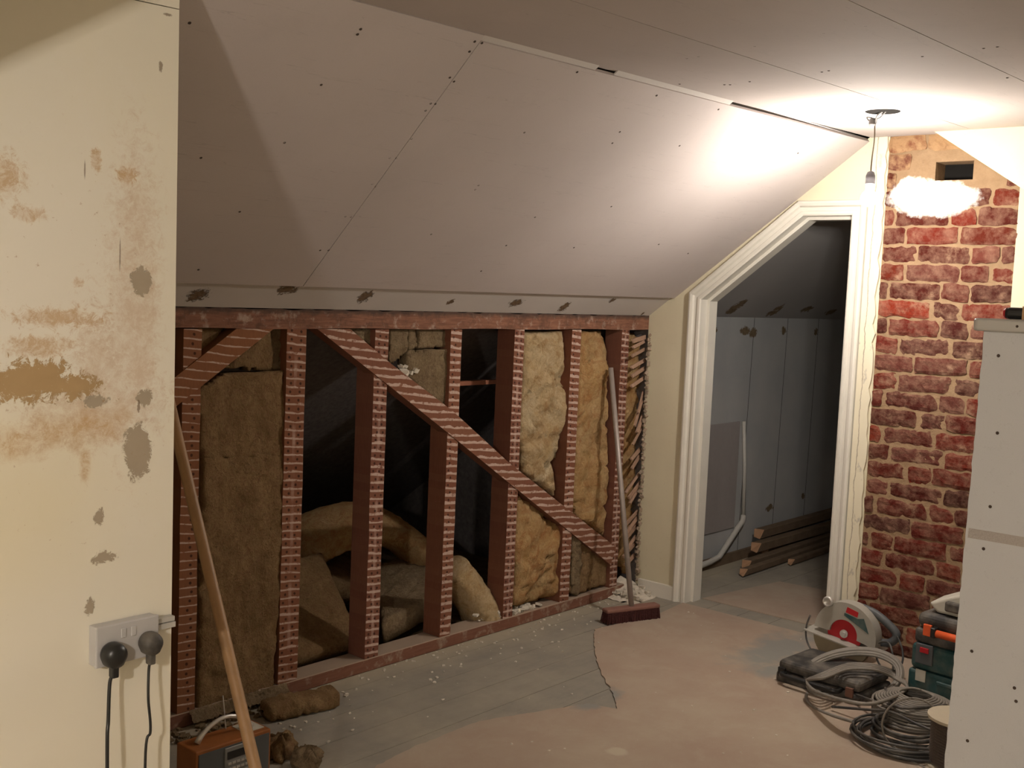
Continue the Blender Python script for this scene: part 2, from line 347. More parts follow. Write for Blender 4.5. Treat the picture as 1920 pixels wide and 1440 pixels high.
# old ceiling strip over the studs, with broken nail holes
HOLES = [(372,553,17,10),(540,542,19,9),(685,556,13,11),(968,568,17,8),(1058,576,13,12),(1149,563,9,5),(1205,588,4,4),(846,566,9,6)]
k = NB('old white ceiling strip',.8,.2); x,y,z = k.xyz(); n = k.noise(55,6,.8); c = k.mix(k.noise(4,4),(.50,.46,.43),(.57,.53,.50))
hs = []
for (u,v,a,b) in HOLES:
    q = PL(u,v,(0,0,1.404),(0,.584,.812)); hs.append(k.patch(x,z,q.x,q.z,a*.0019,b*.0017,1.1,n,.1))
h = k.mx(*hs); c = k.mix(h,c,k.mix(k.noise(90,3),(.02,.012,.008),(.30,.20,.12))); k.col(c); k.bump(k.math('SUBTRACT',0,h),.8,.01); M['strip'] = k.m
M['boards_far'] = None
k = NB('grey blue painted boards',.75,.25); x,y,z = k.xyz(); n = k.noise(3,5); n2 = k.noise(38,5,.7)
c = k.mix(k.ramp(n,.3,.7),(.36,.37,.38),(.44,.44,.43)); ls = []
for xx in (1.057,1.466,1.878,2.29): ls.append(k.ramp(k.math('ABSOLUTE',k.math('SUBTRACT',x,k.math('ADD',xx,k.math('MULTIPLY',k.math('SUBTRACT',z,.8),.03)))),.0035,.0015))
c = k.mix(k.mx(*ls),c,(.03,.025,.02)); hs = []
for (u,v,a,b) in ((1397,621,9,7),(1412,624,7,8),(1469,620,5,7),(1530,622,4,7),(1443,952,7,6),(1390,972,4,7),(1506,930,4,6),(1341,618,3,5)):
    q = P(u,v,1,0.); hs.append(k.patch(x,z,q.x,q.z,a*.006,b*.0032,.8,n2,.15))
c = k.mix(k.mx(*hs),c,k.mix(n2,(.03,.02,.012),(.30,.22,.13))); k.col(c); k.bump(n2,.2,.003); M['far'] = k.m
k = NB('grey painted slope',.75,.25); x,y,z = k.xyz(); n2 = k.noise(38,5,.7); c = k.mix(k.noise(3,5),(.36,.35,.35),(.42,.41,.40)); hs = []
for (u,v,a,b) in ((1372,582,7,8),(1383,574,8,7),(1392,568,5,7),(1450,586,8,7),(1460,578,6,7),(1514,580,9,6),(1558,585,9,6)):
    q = PL(u,v,(0,0,1.404),(0,.584,.812)); hs.append(k.patch(x,z,q.x,q.z,a*.006,b*.0028,.8,n2,.15))
c = k.mix(k.mx(*hs),c,k.mix(n2,(.03,.02,.012),(.34,.24,.14))); k.col(c); M['far_slope'] = k.m
# peeled strip beside the door
k = NB('flaking cream plaster strip',.75,.3); x,y,z = k.xyz(); n = k.noise(16,6,.7,sc3=(1,1,.5)); c = k.mix(k.noise(4,4),(.72,.66,.50),(.66,.60,.46))
c = k.mix(k.math('MULTIPLY',k.ramp(n,.60,.66),.6),c,(.33,.30,.27)); cr = k.math('ADD',y,k.math('MULTIPLY',k.math('SUBTRACT',k.noise(9,4,.6),.5),.03))
c = k.mix(k.math('MULTIPLY',k.ramp(k.math('ABSOLUTE',k.math('ADD',cr,1.135)),.0028,.001),.7),c,(.2,.16,.12)); k.col(c); k.bump(n,.3,.004); M['flake'] = k.m
M['drkplastic'] = simple('black plastic', (.018,.018,.018), .35, .5, .2, 20)
M['dusty_black'] = simple('dusty black plastic', (.035,.033,.032), .6, .4, .2, 20, .1, 0, .45)
M['teal'] = simple('dusty teal plastic', (.018,.075,.078), .55, .4, .2, 20, .1, 0, .3)
M['orange_p'] = simple('orange plastic', (.72,.11,.03), .5, .4, .06)
M['red_p'] = simple('red plastic', (.45,.013,.02), .45, .5, .05)
M['socket'] = simple('grey white plastic', (.50,.49,.49), .4, .5, .04, 20, 0, 0, .12)
M['radio_wood'] = simple('orange brown veneer', (.30,.105,.03), .45, .4, .2, 25)
M['grey_p'] = simple('grey plastic front', (.085,.09,.095), .5, .4, .08)
M['silver'] = simple('silver plastic', (.62,.60,.57), .35, .6, .05, 20, 0, .5)
M['cable'] = simple('grey cable sheath', (.20,.18,.155), .55, .35, .12, 30, 0, 0, .3)
M['cable_b'] = simple('dark cable sheath', (.045,.043,.042), .5, .4, .1, 30, 0, 0, .35)
M['metal'] = simple('grey cast metal', (.42,.40,.35), .5, .5, .08, 25, .05, .2, .25)
M['bristle'] = simple('dark red bristles', (.075,.028,.026), .95, .1, .4, 150, .8)
M['broomwood'] = simple('reddish broom stock', (.22,.11,.085), .7, .2, .1, 30)
M['pipe'] = simple('old white pipe', (.50,.48,.44), .5, .4, .08)
M['timber'] = simple('stacked sawn timber', (.17,.12,.08), .85, .15, .25, 16, .3)
M['timber_end'] = simple('cut timber end', (.42,.25,.15), .85, .1, .15, 40, .2)
M['beige'] = simple('dusty beige plastic', (.52,.50,.43), .6, .3, .08, 20, 0, 0, .3)
k = NB('lit bulb glass'); k.bs.inputs['Emission Color'].default_value = (1,.92,.80,1); k.bs.inputs['Emission Strength'].default_value = 60; M['bulb'] = k.m
# ---------------- the setting ----------------
def cz(x): return 2.221+.0243*x           # underside of the flat ceiling
STR = dict(kind='structure')
bm = B()
y = .067; i = 0
while y > -4.7:                             # floorboards
    y1 = y-.165; box(bm,(-6.6,y1+.0025,-.03),(3.3,y,0)); y = y1
fin('floor', bm, M['floor'], **STR)
bm = B(); box(bm,(-6.6,.01,-.06),(3.3,2.2,-.035)); fin('floor', bm, M['rock_grey'], **STR)
def cbox(bm, x0,x1,y0,y1,t=.0125):
    prism(bm,[(x0,y0,cz(x0)),(x1,y0,cz(x1)),(x1,y1,cz(x1)),(x0,y1,cz(x0))],(0,0,t))
bm = B()                                    # ceiling boards with open joints
ys = [-1.1,-1.545,-2.047,-2.9,-4.6]
for a,b in zip(ys,ys[1:]): cbox(bm,-6.6,.0,a-.0015,b+.0015)
ceil = fin('ceiling', bm, M['board_c'], **STR)
bm = B(); cbox(bm,-6.6,3.3,-.9,-4.6,.02); bmesh.ops.translate(bm,verts=bm.verts,vec=(0,0,.0135)); fin('ceiling', bm, M['black'], **STR)
# slope: new boards over the old strip
TL = lambda x: V((x,-1.111+.010*x, cz(x)))   # line where slope and ceiling meet
SN = V((0,-.597,-.802))
_b0,_b1 = PL(335,530,V((0,0,1.404))+SN*.012,SN),PL(1262,559,V((0,0,1.404))+SN*.012,SN)
def BL(x):                                    # lower edge of the new boards
    t = (x-_b1.x)/(_b0.x-_b1.x); p = _b1.lerp(_b0,t); return V((x,p.y,p.z))
def SF(u,v):                                  # a point on the slope's surface
    d = ray(u,v).normalized(); lo,hi = .5,8.
    def g(t):
        p = CAM+d*t; b,a = BL(p.x),TL(p.x); q = (p.y-b.y)/(a.y-b.y); return p.z-(b.z+(a.z-b.z)*q)
    for _ in range(50):
        m = (lo+hi)/2
        if g(m)<0: lo = m
        else: hi = m
    return CAM+d*lo
def sboard(bm, xt0,xb0,xt1,xb1, drop):
    a,b,c,d = TL(xt0),TL(xt1),BL(xb1),BL(xb0)
    a = a+(d-a)*drop; b = b+(c-b)*drop
    NX_,NY_ = 14,8; g = [[bm.verts.new(d.lerp(c,i/NX_).lerp(a.lerp(b,i/NX_),j/NY_)) for j in range(NY_+1)] for i in range(NX_+1)]
    h = [[bm.verts.new(p.co-SN*.0125) for p in row] for row in g]
    for i in range(NX_):
        for j in range(NY_): bm.faces.new([g[i][j],g[i+1][j],g[i+1][j+1],g[i][j+1]]); bm.faces.new([h[i][j],h[i][j+1],h[i+1][j+1],h[i+1][j]])
        for j in (0,NY_): bm.faces.new([g[i][j],g[i+1][j],h[i+1][j],h[i][j]])
    for j in range(NY_):
        for i in (0,NX_): bm.faces.new([g[i][j],g[i][j+1],h[i][j+1],h[i][j]])
jx = SF(565,540).x; jt = SF(912,63).x
bm = B(); sboard(bm,-3.6,-3.6,jt-.0015,jx-.0015,.004); sboard(bm,jt+.0015,jx+.0015,0,0,.022)
slope = fin('wall_slope', bm, M['board'], **STR)
bm = B()                                     # old slope lining seen as a strip below the boards
a,b = V((-3.6,0,1.404)),V((0,0,1.404)); dn = V((0,-1.118,.832))
xh0,xh1 = P(1115,113,2,2.19).x, P(1150,124,2,2.19).x
prism(bm,[a,b,b+dn*.97,a+dn*.97],(0,.006,.008)); fin('wall_slope', bm, M['strip'], **STR)
def tstrip(xa,xb):
    f = lambda x,t: TL(x).lerp(BL(x),t)-SN*.005
    bm = B(); prism(bm,[f(xa,.06),f(xb,.06),f(xb,-.004),f(xa,-.004)],-SN*.004); fin('trim_1', bm, M['strip'], **STR)
tstrip(-3.6,xh0); tstrip(xh1,-1.2)
# knee wall void: felt and rafters behind
bm = B(); prism(bm,[(-3.6,-.02,1.50),(0.02,-.02,1.50),(0.02,2.1,-.06),(-3.6,2.1,-.06)],(0,.02,.03)); fin('wall_back', bm, M['felt'], **STR)
bm = B(); box(bm,(-3.62,.0,-.05),(-3.6,2.2,1.6)); fin('wall_back', bm, M['felt'], **STR)
bm = B(); box(bm,(0.03,.012,-.05),(.05,2.2,1.6)); fin('wall_back', bm, M['felt'], **STR)
# end wall (x = 0) with the door opening
OUT = [(.0,0),(-.0,1.404),(-.243,1.556),(-.243,0)]
def yz(pts,x0): return [V((x0,p[0],p[1])) for p in pts]
OL,OR = -.300,-1.040                           # opening sides
DK = (OL,1.497); DP = (-.805,1.893); DR = (OR,1.893)
bm = B(); T = (.11,0,0)
prism(bm,yz([(0,0),(0,1.41),(-.12,1.50),(OL,1.63),(OL,0)],0),T)
prism(bm,yz([DK,(OL,1.63),(-1.111,2.24),(-1.111,1.893),DP],0),T)
prism(bm,yz([(-1.111,1.893),(-1.111,2.24),(-1.18,2.24),(-1.18,0),(OR,0),(OR,1.893)],0),T)
fin('wall_end', bm, M['cream'], **STR)
bm = B(); prism(bm,yz([(-1.725,0),(-1.725,2.24),(-4.6,2.24),(-4.6,0)],-.002),T); fin('wall_end', bm, M['cream'], **STR)
# flaking strip between architrave and brick
bm = B(); pts = [(-1.11,0),(-1.11,2.22)]; zz = 2.22
while zz>0: pts.append((-1.172+random.uniform(-.008,.008),zz)); zz -= .04
pts.append((-1.175,0)); prism(bm,yz(pts,-.014),(.013,0,0)); fin('wall_end', bm, M['flake'], **STR)
# chimney breast of bricks
HY0,HY1,HZ0,HZ1 = -1.537,-1.383,2.030,2.106
bm = B(); mt = []
for (y0,y1,z0,z1) in ((-1.76,-1.17,0,HZ0),(-1.76,-1.17,HZ1,2.24),(-1.76,HY0,HZ0,HZ1),(HY1,-1.17,HZ0,HZ1)): box(bm,(.0035,y0,z0),(.11,y1,z1),mi=1)
box(bm,(.11,-1.76,0),(.13,-1.17,2.24),mi=2)
cl = bm.loops.layers.color.new('brick'); ch = .0775; r = 0; z = -.02
pal = [(.27,.085,.055),(.24,.075,.05),(.29,.095,.06),(.26,.08,.055),(.27,.14,.115),(.22,.09,.07),(.33,.11,.06),(.26,.08,.055),(.27,.145,.12),(.24,.085,.065)]
while z < 2.24:
    yy = -1.172+(0 if r%2 else .055)+random.uniform(-.01,.01); kx = r%3
    while yy > -1.74:
        L = (.215 if kx%2 else .102)+random.uniform(-.008,.008); kx += 1 if random.random()<.8 else 2
        y0,y1 = max(yy-L,-1.728),min(yy,-1.178); z0,z1 = z+.0045,z+ch-.0045
        if y1-y0>.025 and not (z1>HZ0+.01 and z0<HZ1-.01 and y0<HY1 and y1>HY0):
            nv0 = len(bm.verts); d = random.uniform(-.002,.004)
            za_,zb_ = max(z0,0),min(z1,2.235); nu,nv = max(5,int((y1-y0)/.016)),5; sd_ = random.uniform(0,90); tl = random.uniform(-.004,.004); G = []
            for a_ in range(nu+1):
                col_ = []
                for b_ in range(nv+1):
                    u_,v_ = a_/nu*2-1,b_/nv*2-1; yy_,zz_ = (y0+y1)/2+u_*(y1-y0)/2,(za_+zb_)/2+v_*(zb_-za_)/2+u_*tl
                    edge_ = max(abs(u_),abs(v_))>.99; cor = abs(u_)>.99 and abs(v_)>.99; q_ = V((yy_*38,zz_*38,sd_))
                    if edge_: yy_ += noise.noise(q_)*.010; zz_ += noise.noise(q_+V((4,4,4)))*.007
                    if cor: yy_ -= u_*.003; zz_ -= v_*.003
                    col_.append(bm.verts.new((-.003+d+(.004 if edge_ else 0)+noise.fractal(q_,1,2,3)*.004,yy_,zz_)))
                G.append(col_)
            vs = [q for c_ in G for q in c_]; rim = [G[a_][0] for a_ in range(nu+1)]+[G[nu][b_] for b_ in range(1,nv+1)]+[G[a_][nv] for a_ in range(nu-1,-1,-1)]+[G[0][b_] for b_ in range(nv-1,0,-1)]
            bk = [bm.verts.new((.012,q.co.y,q.co.z)) for q in rim]
            for a_ in range(nu):
                for b_ in range(nv): bm.faces.new([G[a_][b_],G[a_+1][b_],G[a_+1][b_+1],G[a_][b_+1]])
            for a_ in range(len(rim)): bm.faces.new([rim[a_],bk[a_],bk[(a_+1)%len(rim)],rim[(a_+1)%len(rim)]])
            c = random.choice(pal); s = random.uniform(.8,1.2)
            s *= 1.22
            for f in set(f for q in vs for f in q.link_faces):
                for lp in f.loops: lp[cl] = (c[0]*s,c[1]*s,c[2]*s,1)
        yy -= L+.012
    z += ch; r += 1
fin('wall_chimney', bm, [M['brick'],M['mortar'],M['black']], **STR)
# cheek of the dormer, yellow painted, hanging in front of the brick
bm = B(); cx = -.075
a,b,c = P(1743,241,0,cx),P(1914,352,0,cx),None
d = b+(b-a)*3.2; prism(bm,[a,b,d,V((cx,d.y,2.26)),V((cx,a.y,2.26))],(.065,0,0)); fin('wall_dormer', bm, M['cheek'], **STR)
# other enclosing walls
bm = B(); box(bm,(-6.6,-4.62,0),(0.1,-4.6,2.3)); fin('wall_right', bm, M['cream'], **STR)
bm = B(); box(bm,(-6.62,-4.6,0),(-6.6,-1.29,2.3)); fin('wall_back', bm, M['cream'], **STR)
EX = P(336,10,1,WY).x; EX2 = P(320,1430,1,WY).x
c1,c2 = P(338,18,1,WY),P(240,-3,1,WY); sl_ = (c2.z-c1.z)/(c2.x-c1.x); za,zb = c1.z,c1.z+sl_*(-6.6-c1.x)
EM = EX2+(EX-EX2)*c1.z/2.1
bm = B(); prism(bm,[(EX2,WY,0),(EM,WY,za-.001),(-6.6,WY,zb-.001),(-6.6,WY,0)],(0,.12,0)); fin('wall_left', bm, M['peel'], **STR)
bm = B(); prism(bm,[(EM,WY,za+.001),(EM+.004,WY,2.3),(-6.6,WY,2.3),(-6.6,WY,zb+.001)],(0,.12,0)); fin('wall_left', bm, M['peel'], **STR)
bm = B(); box(bm,(EX2-.12,WY+.12,0),(EX2-.03,0.0,2.3)); fin('wall_left', bm, M['cream'], **STR)
# panel added outside the frame to cast the slanting shadow on the left wall
SY = -1.6; s1,s2 = P(0,110,1,WY),P(240,0,1,WY); tt = (SY-ROOM.y)/(WY-ROOM.y); ex_ = P(0,90,1,SY).x-.03
e1 = ROOM+(s1-ROOM)*tt; e2 = ROOM+(s2-ROOM)*tt; dd = (e2-e1); e0 = e1-dd*5; e3 = V((ex_,SY,e2.z+dd.z/dd.x*(ex_-e2.x)))
bm = B(); prism(bm,[e0,e3,V((e3.x,SY,cz(e3.x)-.002)),V((e0.x,SY,cz(e0.x)-.002))],(0,-.02,0)); fin('shadow_panel', bm, M['cream'], **STR)
# far room beyond the door
bm = B(); box(bm,(.05,.0,-.02),(3.3,.012,1.404)); fin('wall_far', bm, M['far'], **STR)
bm = B(); prism(bm,[(.11,0,1.404),(3.3,0,1.404),(3.3,-1.118,2.226),(.11,-1.118,2.226)],(0,.006,.008)); fin('wall_far', bm, M['far_slope'], **STR)
bm = B(); box(bm,(.11,-3,2.2),(3.3,-1.05,2.23)); fin('ceiling', bm, M['far_slope'], **STR)
bm = B(); box(bm,(.11,-1.22,0),(3.3,-1.20,2.25)); fin('wall_far', bm, M['black'], **STR)  # coloured black to stand in for the unlit right side of the far room
bm = B(); box(bm,(3.3,-3,0),(3.32,.1,2.25)); fin('wall_far', bm, M['far'], **STR)
bm = B(); box(bm,(.12,-.02,0),(3.3,-.0,.055)); fin('baseboard_far', bm, M['timber'], **STR)
bm = B(); box(bm,(-.02,-.24,0),(-.001,-.03,.07)); fin('baseboard_end', bm, M['white_paint'], **STR)
# ---- door frame: moulded architrave and lining ----
def sweep(bm, path, prof):
    "path in (y,z); prof = (offset outward, depth toward -x)"
    n = len(path); rows = []
    for i,p in enumerate(path):
        p = V(p); 
        t0 = (V(path[i])-V(path[i-1])).normalized() if i>0 else None; t1 = (V(path[i+1])-V(path[i])).normalized() if i<n-1 else None
        nr = lambda t: V((-t.y,t.x))
        if t0 is None: m = nr(t1)
        elif t1 is None: m = nr(t0)
        else:
            m = (nr(t0)+nr(t1)).normalized(); m = m/max(.3,m.dot(nr(t1)))
        rows.append([bm.verts.new((-d,p.x-m.x*o*-1,p.y-m.y*o*-1)) for o,d in prof])
    for a,b in zip(rows,rows[1:]):
        for k in range(len(prof)-1): bm.faces.new([a[k],a[k+1],b[k+1],b[k]])
path = [(OL,0),DK,DP,DR,(OR,0)]
prof = [(-.003,-.112),(-.003,.012),(.004,.016),(.016,.016),(.019,.010),(.034,.012),(.040,.022),(.052,.026),(.060,.024),(.064,.018),(.066,.0)]
# outward: opening runs up the left (high y) side then right, outside is +y / +z
pr = [(-o if False else o,d) for o,d in prof]
bm = B(); sweep(bm,[V(p) for p in path],[(-o,d) for o,d in pr]); door = fin('door_1', bm, M['white_paint'], **STR)
bm = B(); sweep(bm,[V(p) for p in path],[(.002,-.11),(.002,-.115),(.018,-.115),(.018,-.045),(.002,-.045)]); fin('door_stop', bm, M['white_paint'], parent=door)
# ---- screws in the boards (parts of the boards) ----
def screw(p, n, parent, r=.0042):
    bm = B(); n = V(n).normalized(); Mx = Matrix.Translation(p)@n.to_track_quat('Z','Y').to_matrix().to_4x4()
    lathe(bm,[(r,0),(r*.8,.0012),(r*.3,.0004)],Mx,10); fin('screw', bm, M['screw'], parent=parent)
for (a,b) in [(65,110),(890,140),(875,165),(700,408),(523,687),(307,1020),(108,1300),(120,760),(1440,200),(1475,207),(1415,248),(1320,373),(1340,392),(1228,498),(1250,500),(1203,532),(1135,668),(1030,760),(1062,762),(945,886),(962,899),(816,1043),(843,1045),(695,1206),(735,1206),(1230,1129),(1458,893),(1442,913)]:
    u,v = 330+a/2.572,b/2.572; screw(SF(u,v)+SN*.0004,SN,slope)
for (u,v) in [(1082,135),(1231,179),(1347,205),(983,248),(1162,247),(1148,268),(1274,273),(1496,287),(949,460),(1003,407),(1076,464),(1146,387),(902,508),(1235,458),(1290,475)]:
    screw(SF(u,v)+SN*.0004,SN,slope)
for (a,b) in [(590,97),(803,50),(882,31),(1054,148),(1276,106),(1636,44),(1755,24),(1834,150),(1593,181),(1270,231),(1292,227),(873,181),(836,187),(957,272),(975,272),(813,270),(1866,250),(1790,155),(1410,83),(1038,262)]:
    u,v = 800+a/1.714,b/1.714; q = P(u,v,2,2.19); q = P(u,v,2,cz(q.x)-.0006); screw(q,(0,0,-1),ceil)
# ---------------- stud wall ----------------
STUDS = [(-2.658,-2.590,'stud1'),(-2.245,-2.160,'stud2'),(-1.832,-1.763,'stud3'),(-1.420,-1.356,'stud4'),(-1.025,-.960,'stud3'),(-.622,-.553,'stud4'),(-.227,-.165,'stud3')]
PZ0,PZ1 = 1.334,1.408
bm = B(); 
N = 110; x0,x1 = -3.53,0.0
def platefn(i): return x0+(x1-x0)*i/N
top = []; bot = []
for i in range(N+1):
    xx = platefn(i); top.append((xx,PZ1-.004+random.uniform(-.006,.004))); bot.append((xx,PZ0+.002*math.sin(xx*9)))
for i in range(N):
    a,b = top[i],top[i+1]; c,d = bot[i+1],bot[i]
    prism(bm,[(a[0],0,a[1]),(b[0],0,b[1]),(c[0],0,c[1]),(d[0],0,d[1])],(0,.1,0))
bmesh.ops.remove_doubles(bm,verts=bm.verts,dist=.0001)
plate = fin('top_plate', bm, M['plate'], label='long dark red-brown timber plate running along the tops of all the studs', cat='timber beam')
bm = B(); box(bm,(-3.53,-.002,.001),(-.10,.1,.052)); fin('sole_plate', bm, M['sole'], label='dusty red-brown timber plate on the floor under the studs', cat='timber beam', mods=[('BEVEL',dict(width=.003,segments=1))])
sl = ['first stud from the left, in front of which the wooden pole crosses','wide stud between the tall brown slab and the dark opening','stud meeting the upper end of the long diagonal brace, third from the left',
 'fourth stud from the left, left of the bay with the thin red rail','fifth stud from the left, right of the thin red rail','sixth stud from the left, between the two yellow wool bays','last stud on the right, behind the leaning broom handle']
def brz(x, lo):     # brace edges z at x
    pts = [(-2.114,1.334),(-1.827,1.159),(-1.423,.911),(-1.03,.665),(-.34,.24)] if lo else [(-1.959,1.334),(-1.752,1.202),(-1.400,1.0),(-1.028,.75),(-.238,.281)]
    for (a,b),(c,d) in zip(pts,pts[1:]):
        if x<=c or (c,d)==pts[-1]: return b+(d-b)*(x-a)/(c-a)
for i,((a,b,m),t) in enumerate(zip(STUDS,sl)):
    bm = B(); zz = .053; segs = []
    while zz < PZ0-.002:
        z2 = min(zz+.06,PZ0-.002); segs.append((zz,z2)); zz = z2
    for z0_,z1_ in segs: 
        box(bm,(a,.0,z0_),(b,.098,z1_))
    bmesh.ops.remove_doubles(bm,verts=bm.verts,dist=.0002)
    bad = [f for f in bm.faces if abs(f.normal.z)>.9 and .06<f.calc_center_median().z<PZ0-.01]; bmesh.ops.delete(bm,geom=bad,context='FACES_ONLY')
    for v in bm.verts:
        if v.co.y<.01: v.co += V((noise.noise(V((v.co.x*9,i*3.,v.co.z*8)))*.003,0,0))
    fin('wall_stud', bm, M[m], label='red-brown lath-striped '+t, cat='stud', group='upright studs of the knee wall')
def bracepoly(pts, name, mat_, label):
    bm = B(); prism(bm,[V((p[0],-.004,p[1])) for p in pts],(0,.06,0)); bmesh.ops.bevel(bm,geom=bm.edges[:],offset=.0015,segments=1)
    return fin(name, bm, M[mat_], label=label, cat='brace')
bracepoly([(-2.114,1.333),(-1.827,1.159),(-1.423,.911),(-1.03,.665),(-.34,.24),(-.23,.17),(-.19,.25),(-.238,.281),(-1.028,.75),(-1.400,1.0),(-1.752,1.202),(-1.959,1.333)],'diagonal_brace','brace','long lath-striped diagonal brace falling from top plate to the lower right')
bracepoly([(-3.2,.83),(-3.2,.74),(-2.306,1.333),(-2.459,1.333)],'diagonal_brace','brace_l','short orange-brown diagonal brace rising to the plate at the far left')
bm = B(); box(bm,(-1.356,.20,1.075),(-.78,.235,1.093)); fin('cross_rail', bm, M['stud2'] if False else simple('bare red wood',(.30,.12,.07),.7,.2,.1), label='thin bare red rail crossing the dark bay between fourth and fifth studs', cat='rail')
# rafters in the void
# ---- wool and slabs in the bays ----
def bay(pts, y, depth, name, m, label, cat='insulation', group=None, step=.016, amp=.012, freq=10, seed=0, tilt=0):
    bm = B(); rough_poly(bm,[V((p[0],y,p[1])) for p in pts],(0,-1,0),depth,step,amp*.8,freq,seed,.008,rk=(.10 if 'rock' in m else .35))
    return fin(name, bm, M[m], smooth=True, label=label, cat=cat, group=group)
def up(u,v,y=0.02): q = P(u,v,1,y); return (q.x,q.z)
SG = 'brown mineral wool slabs in the stud bays'; YG = 'yellow glass wool batts in the stud bays'
bay([up(376,735,-.0),up(420,700),up(536,697,.0),up(534,860),up(376,860)],.012,.07,'insulation_slab','rock','brown mineral wool slab, upper piece of the tall leftmost bay',group=SG,seed=1,step=.010,amp=.013,freq=13)
bay([up(378,856),up(533,850),up(530,1000),up(520,1130),up(508,1289),up(364,1338),up(372,1100)],.004,.075,'insulation_slab','rock','tall brown mineral wool slab reaching the sole plate in the leftmost bay',group=SG,seed=2,step=.010,amp=.013,freq=13)
bay([up(425,690),up(502,622),up(514,616),up(516,694)],.03,.05,'insulation_slab','rock','brown mineral wool triangle tucked beneath the short left brace',group=SG,seed=3,step=.012)
bay([up(518,616),up(540,616),up(538,695),up(515,695)],.035,.04,'insulation_slab','rock_grey','narrow torn wool strip at the top beside the second stud',group=SG,seed=4,step=.01,amp=.016,freq=25)
bay([up(383,616),(up(432,616)),up(380,668)],.04,.05,'insulation_slab','rock','small brown wool corner above the short left brace',group=SG,seed=5,step=.01)
bay([(-2.83,.06),(-2.83,1.32),(-2.675,1.32),(-2.69,.6),(-2.675,.06)],.05,.05,'insulation_slab','rock','brown mineral wool sliver left of the first stud',group=SG,seed=6)
bay([up(655,617),up(706,617),up(706,665),up(690,655)],.03,.05,'insulation_slab','rock_grey','small wool chunk wedged over the upper end of the long brace',group=SG,seed=7,step=.009,amp=.015)
bay([up(735,617),up(770,617),up(768,660),up(735,686)],.03,.05,'insulation_slab','rock_grey','torn wool chunk right of the third stud under the top plate',group=SG,seed=8,step=.009,amp=.018,freq=22)
bay([up(772,617),up(786,617),up(788,652),up(772,656)],.03,.05,'insulation_slab','rock_grey','narrow upright wool offcut under the top plate',group=SG,seed=9,step=.009)
bay([up(790,617),up(846,617),up(844,652),up(790,652)],.03,.05,'insulation_slab','rock_grey','rectangular wool offcut beside the top of the fourth stud',group=SG,seed=10,step=.009)
bay([up(766,660),up(843,655),up(840,765),up(834,764),up(792,735),up(764,710)],.02,.06,'insulation_slab','rock_grey','squarish brown wool slab resting on the long brace',group=SG,seed=11,step=.011,amp=.014)
bay([up(984,622),up(1058,625),up(1064,690),up(1066,745),up(1060,800),up(1054,826),up(1043,870),up(1042,930),up(985,890),up(976,820)],.015,.07,'wool_batt','yellow','pale crumpled yellow wool batt in the bay above the brace, right of the fifth stud',group=YG,seed=12,amp=.026,freq=7)
bay([up(1088,622),up(1140,625),up(1143,690),up(1142,800),up(1144,870),up(1138,1008),up(1090,975),up(1074,940),up(1080,800)],.015,.07,'wool_batt','orange','tall orange-yellow wool batt between the sixth and last studs',group=YG,seed=13,amp=.024,freq=7)
bay([up(968,926),up(1000,945),up(1054,990),up(1055,1060),up(1050,1118),up(1000,1130),up(965,1138),up(962,1040)],.012,.07,'wool_batt','orange','orange-yellow wool batt bulging under the brace beside the fifth stud',group=YG,seed=14,amp=.03,freq=7)
bay([up(1180,625,.05),up(1213,630,.05),up(1192,1085,.05),up(1166,1060,.05),up(1170,900,.05)],.06,.05,'wool_batt','orange','narrow orange wool strip behind the broken laths at the corner',group=YG,seed=15,amp=.016,freq=9)
bay([up(1070,1005),up(1092,1016),up(1140,1050),up(1138,1094),up(1078,1116),up(1068,1110)],.02,.06,'insulation_slab','rock','dark brown wool offcut at the foot of the bay by the broom',group=SG,seed=16,step=.01,amp=.012,freq=16)
bay([up(1072,1000),up(1086,1012),up(1088,1060),up(1082,1116),up(1070,1112)],.010,.02,'insulation_slab','rock_grey','thin curling wool strip beside the foot of the sixth stud',group=SG,seed=17,step=.008,amp=.012,freq=30)
# loose slabs lying in the void: thick grooved boards
def slab(name, Q, ax, ay, th, m, label, seed, cat='insulation', group=None, grooves=0):
    "parallelogram slab: corner Q, edges ax, ay, thickness th downwards"
    Q,ax,ay = V(Q),V(ax),V(ay); n = ax.cross(ay).normalized()
    if n.z<0: n = -n
    bm = B(); NX = max(6,int(ax.length/.014)); NY = max(6,int(ay.length/.014))
    T = {}
    def g(i,j,b):
        kk = (i,j,b)
        if kk in T: return T[kk]
        s,t = i/NX,j/NY; q = V((s*ax.length*14,t*ay.length*14,seed+b*7)); h = noise.fractal(q,1,2,3)*.006
        if grooves and not b:
            gg = (t*grooves)%1; h -= .018*max(0,1-abs(gg-.5)/.07)
        e = min(i,NX-i,j,NY-j); h -= .006 if e==0 and not b else 0
        jit = n.cross(ax).normalized()*noise.noise(q*2+V((3,1,0)))*.010
        T[kk] = bm.verts.new(Q+ax*s+ay*t+jit+n*(h*(1 if not b else .3)-(th if b else 0))); return T[kk]
    for i in range(NX):
        for j in range(NY):
            bm.faces.new([g(i,j,0),g(i+1,j,0),g(i+1,j+1,0),g(i,j+1,0)]); bm.faces.new([g(i,j,1),g(i,j+1,1),g(i+1,j+1,1),g(i+1,j,1)])
    for i in range(NX):
        for j in (0,NY): bm.faces.new([g(i,j,0),g(i+1,j,0),g(i+1,j,1),g(i,j,1)])
    for j in range(NY):
        for i in (0,NX): bm.faces.new([g(i,j,0),g(i,j+1,0),g(i,j+1,1),g(i,j,1)])
    return fin(name, bm, M[m], smooth=True, label=label, cat=cat, group=group)
dp = lambda u,v,y: P(u,v,1,y)
LG = 'loose mineral wool slabs lying in the void'
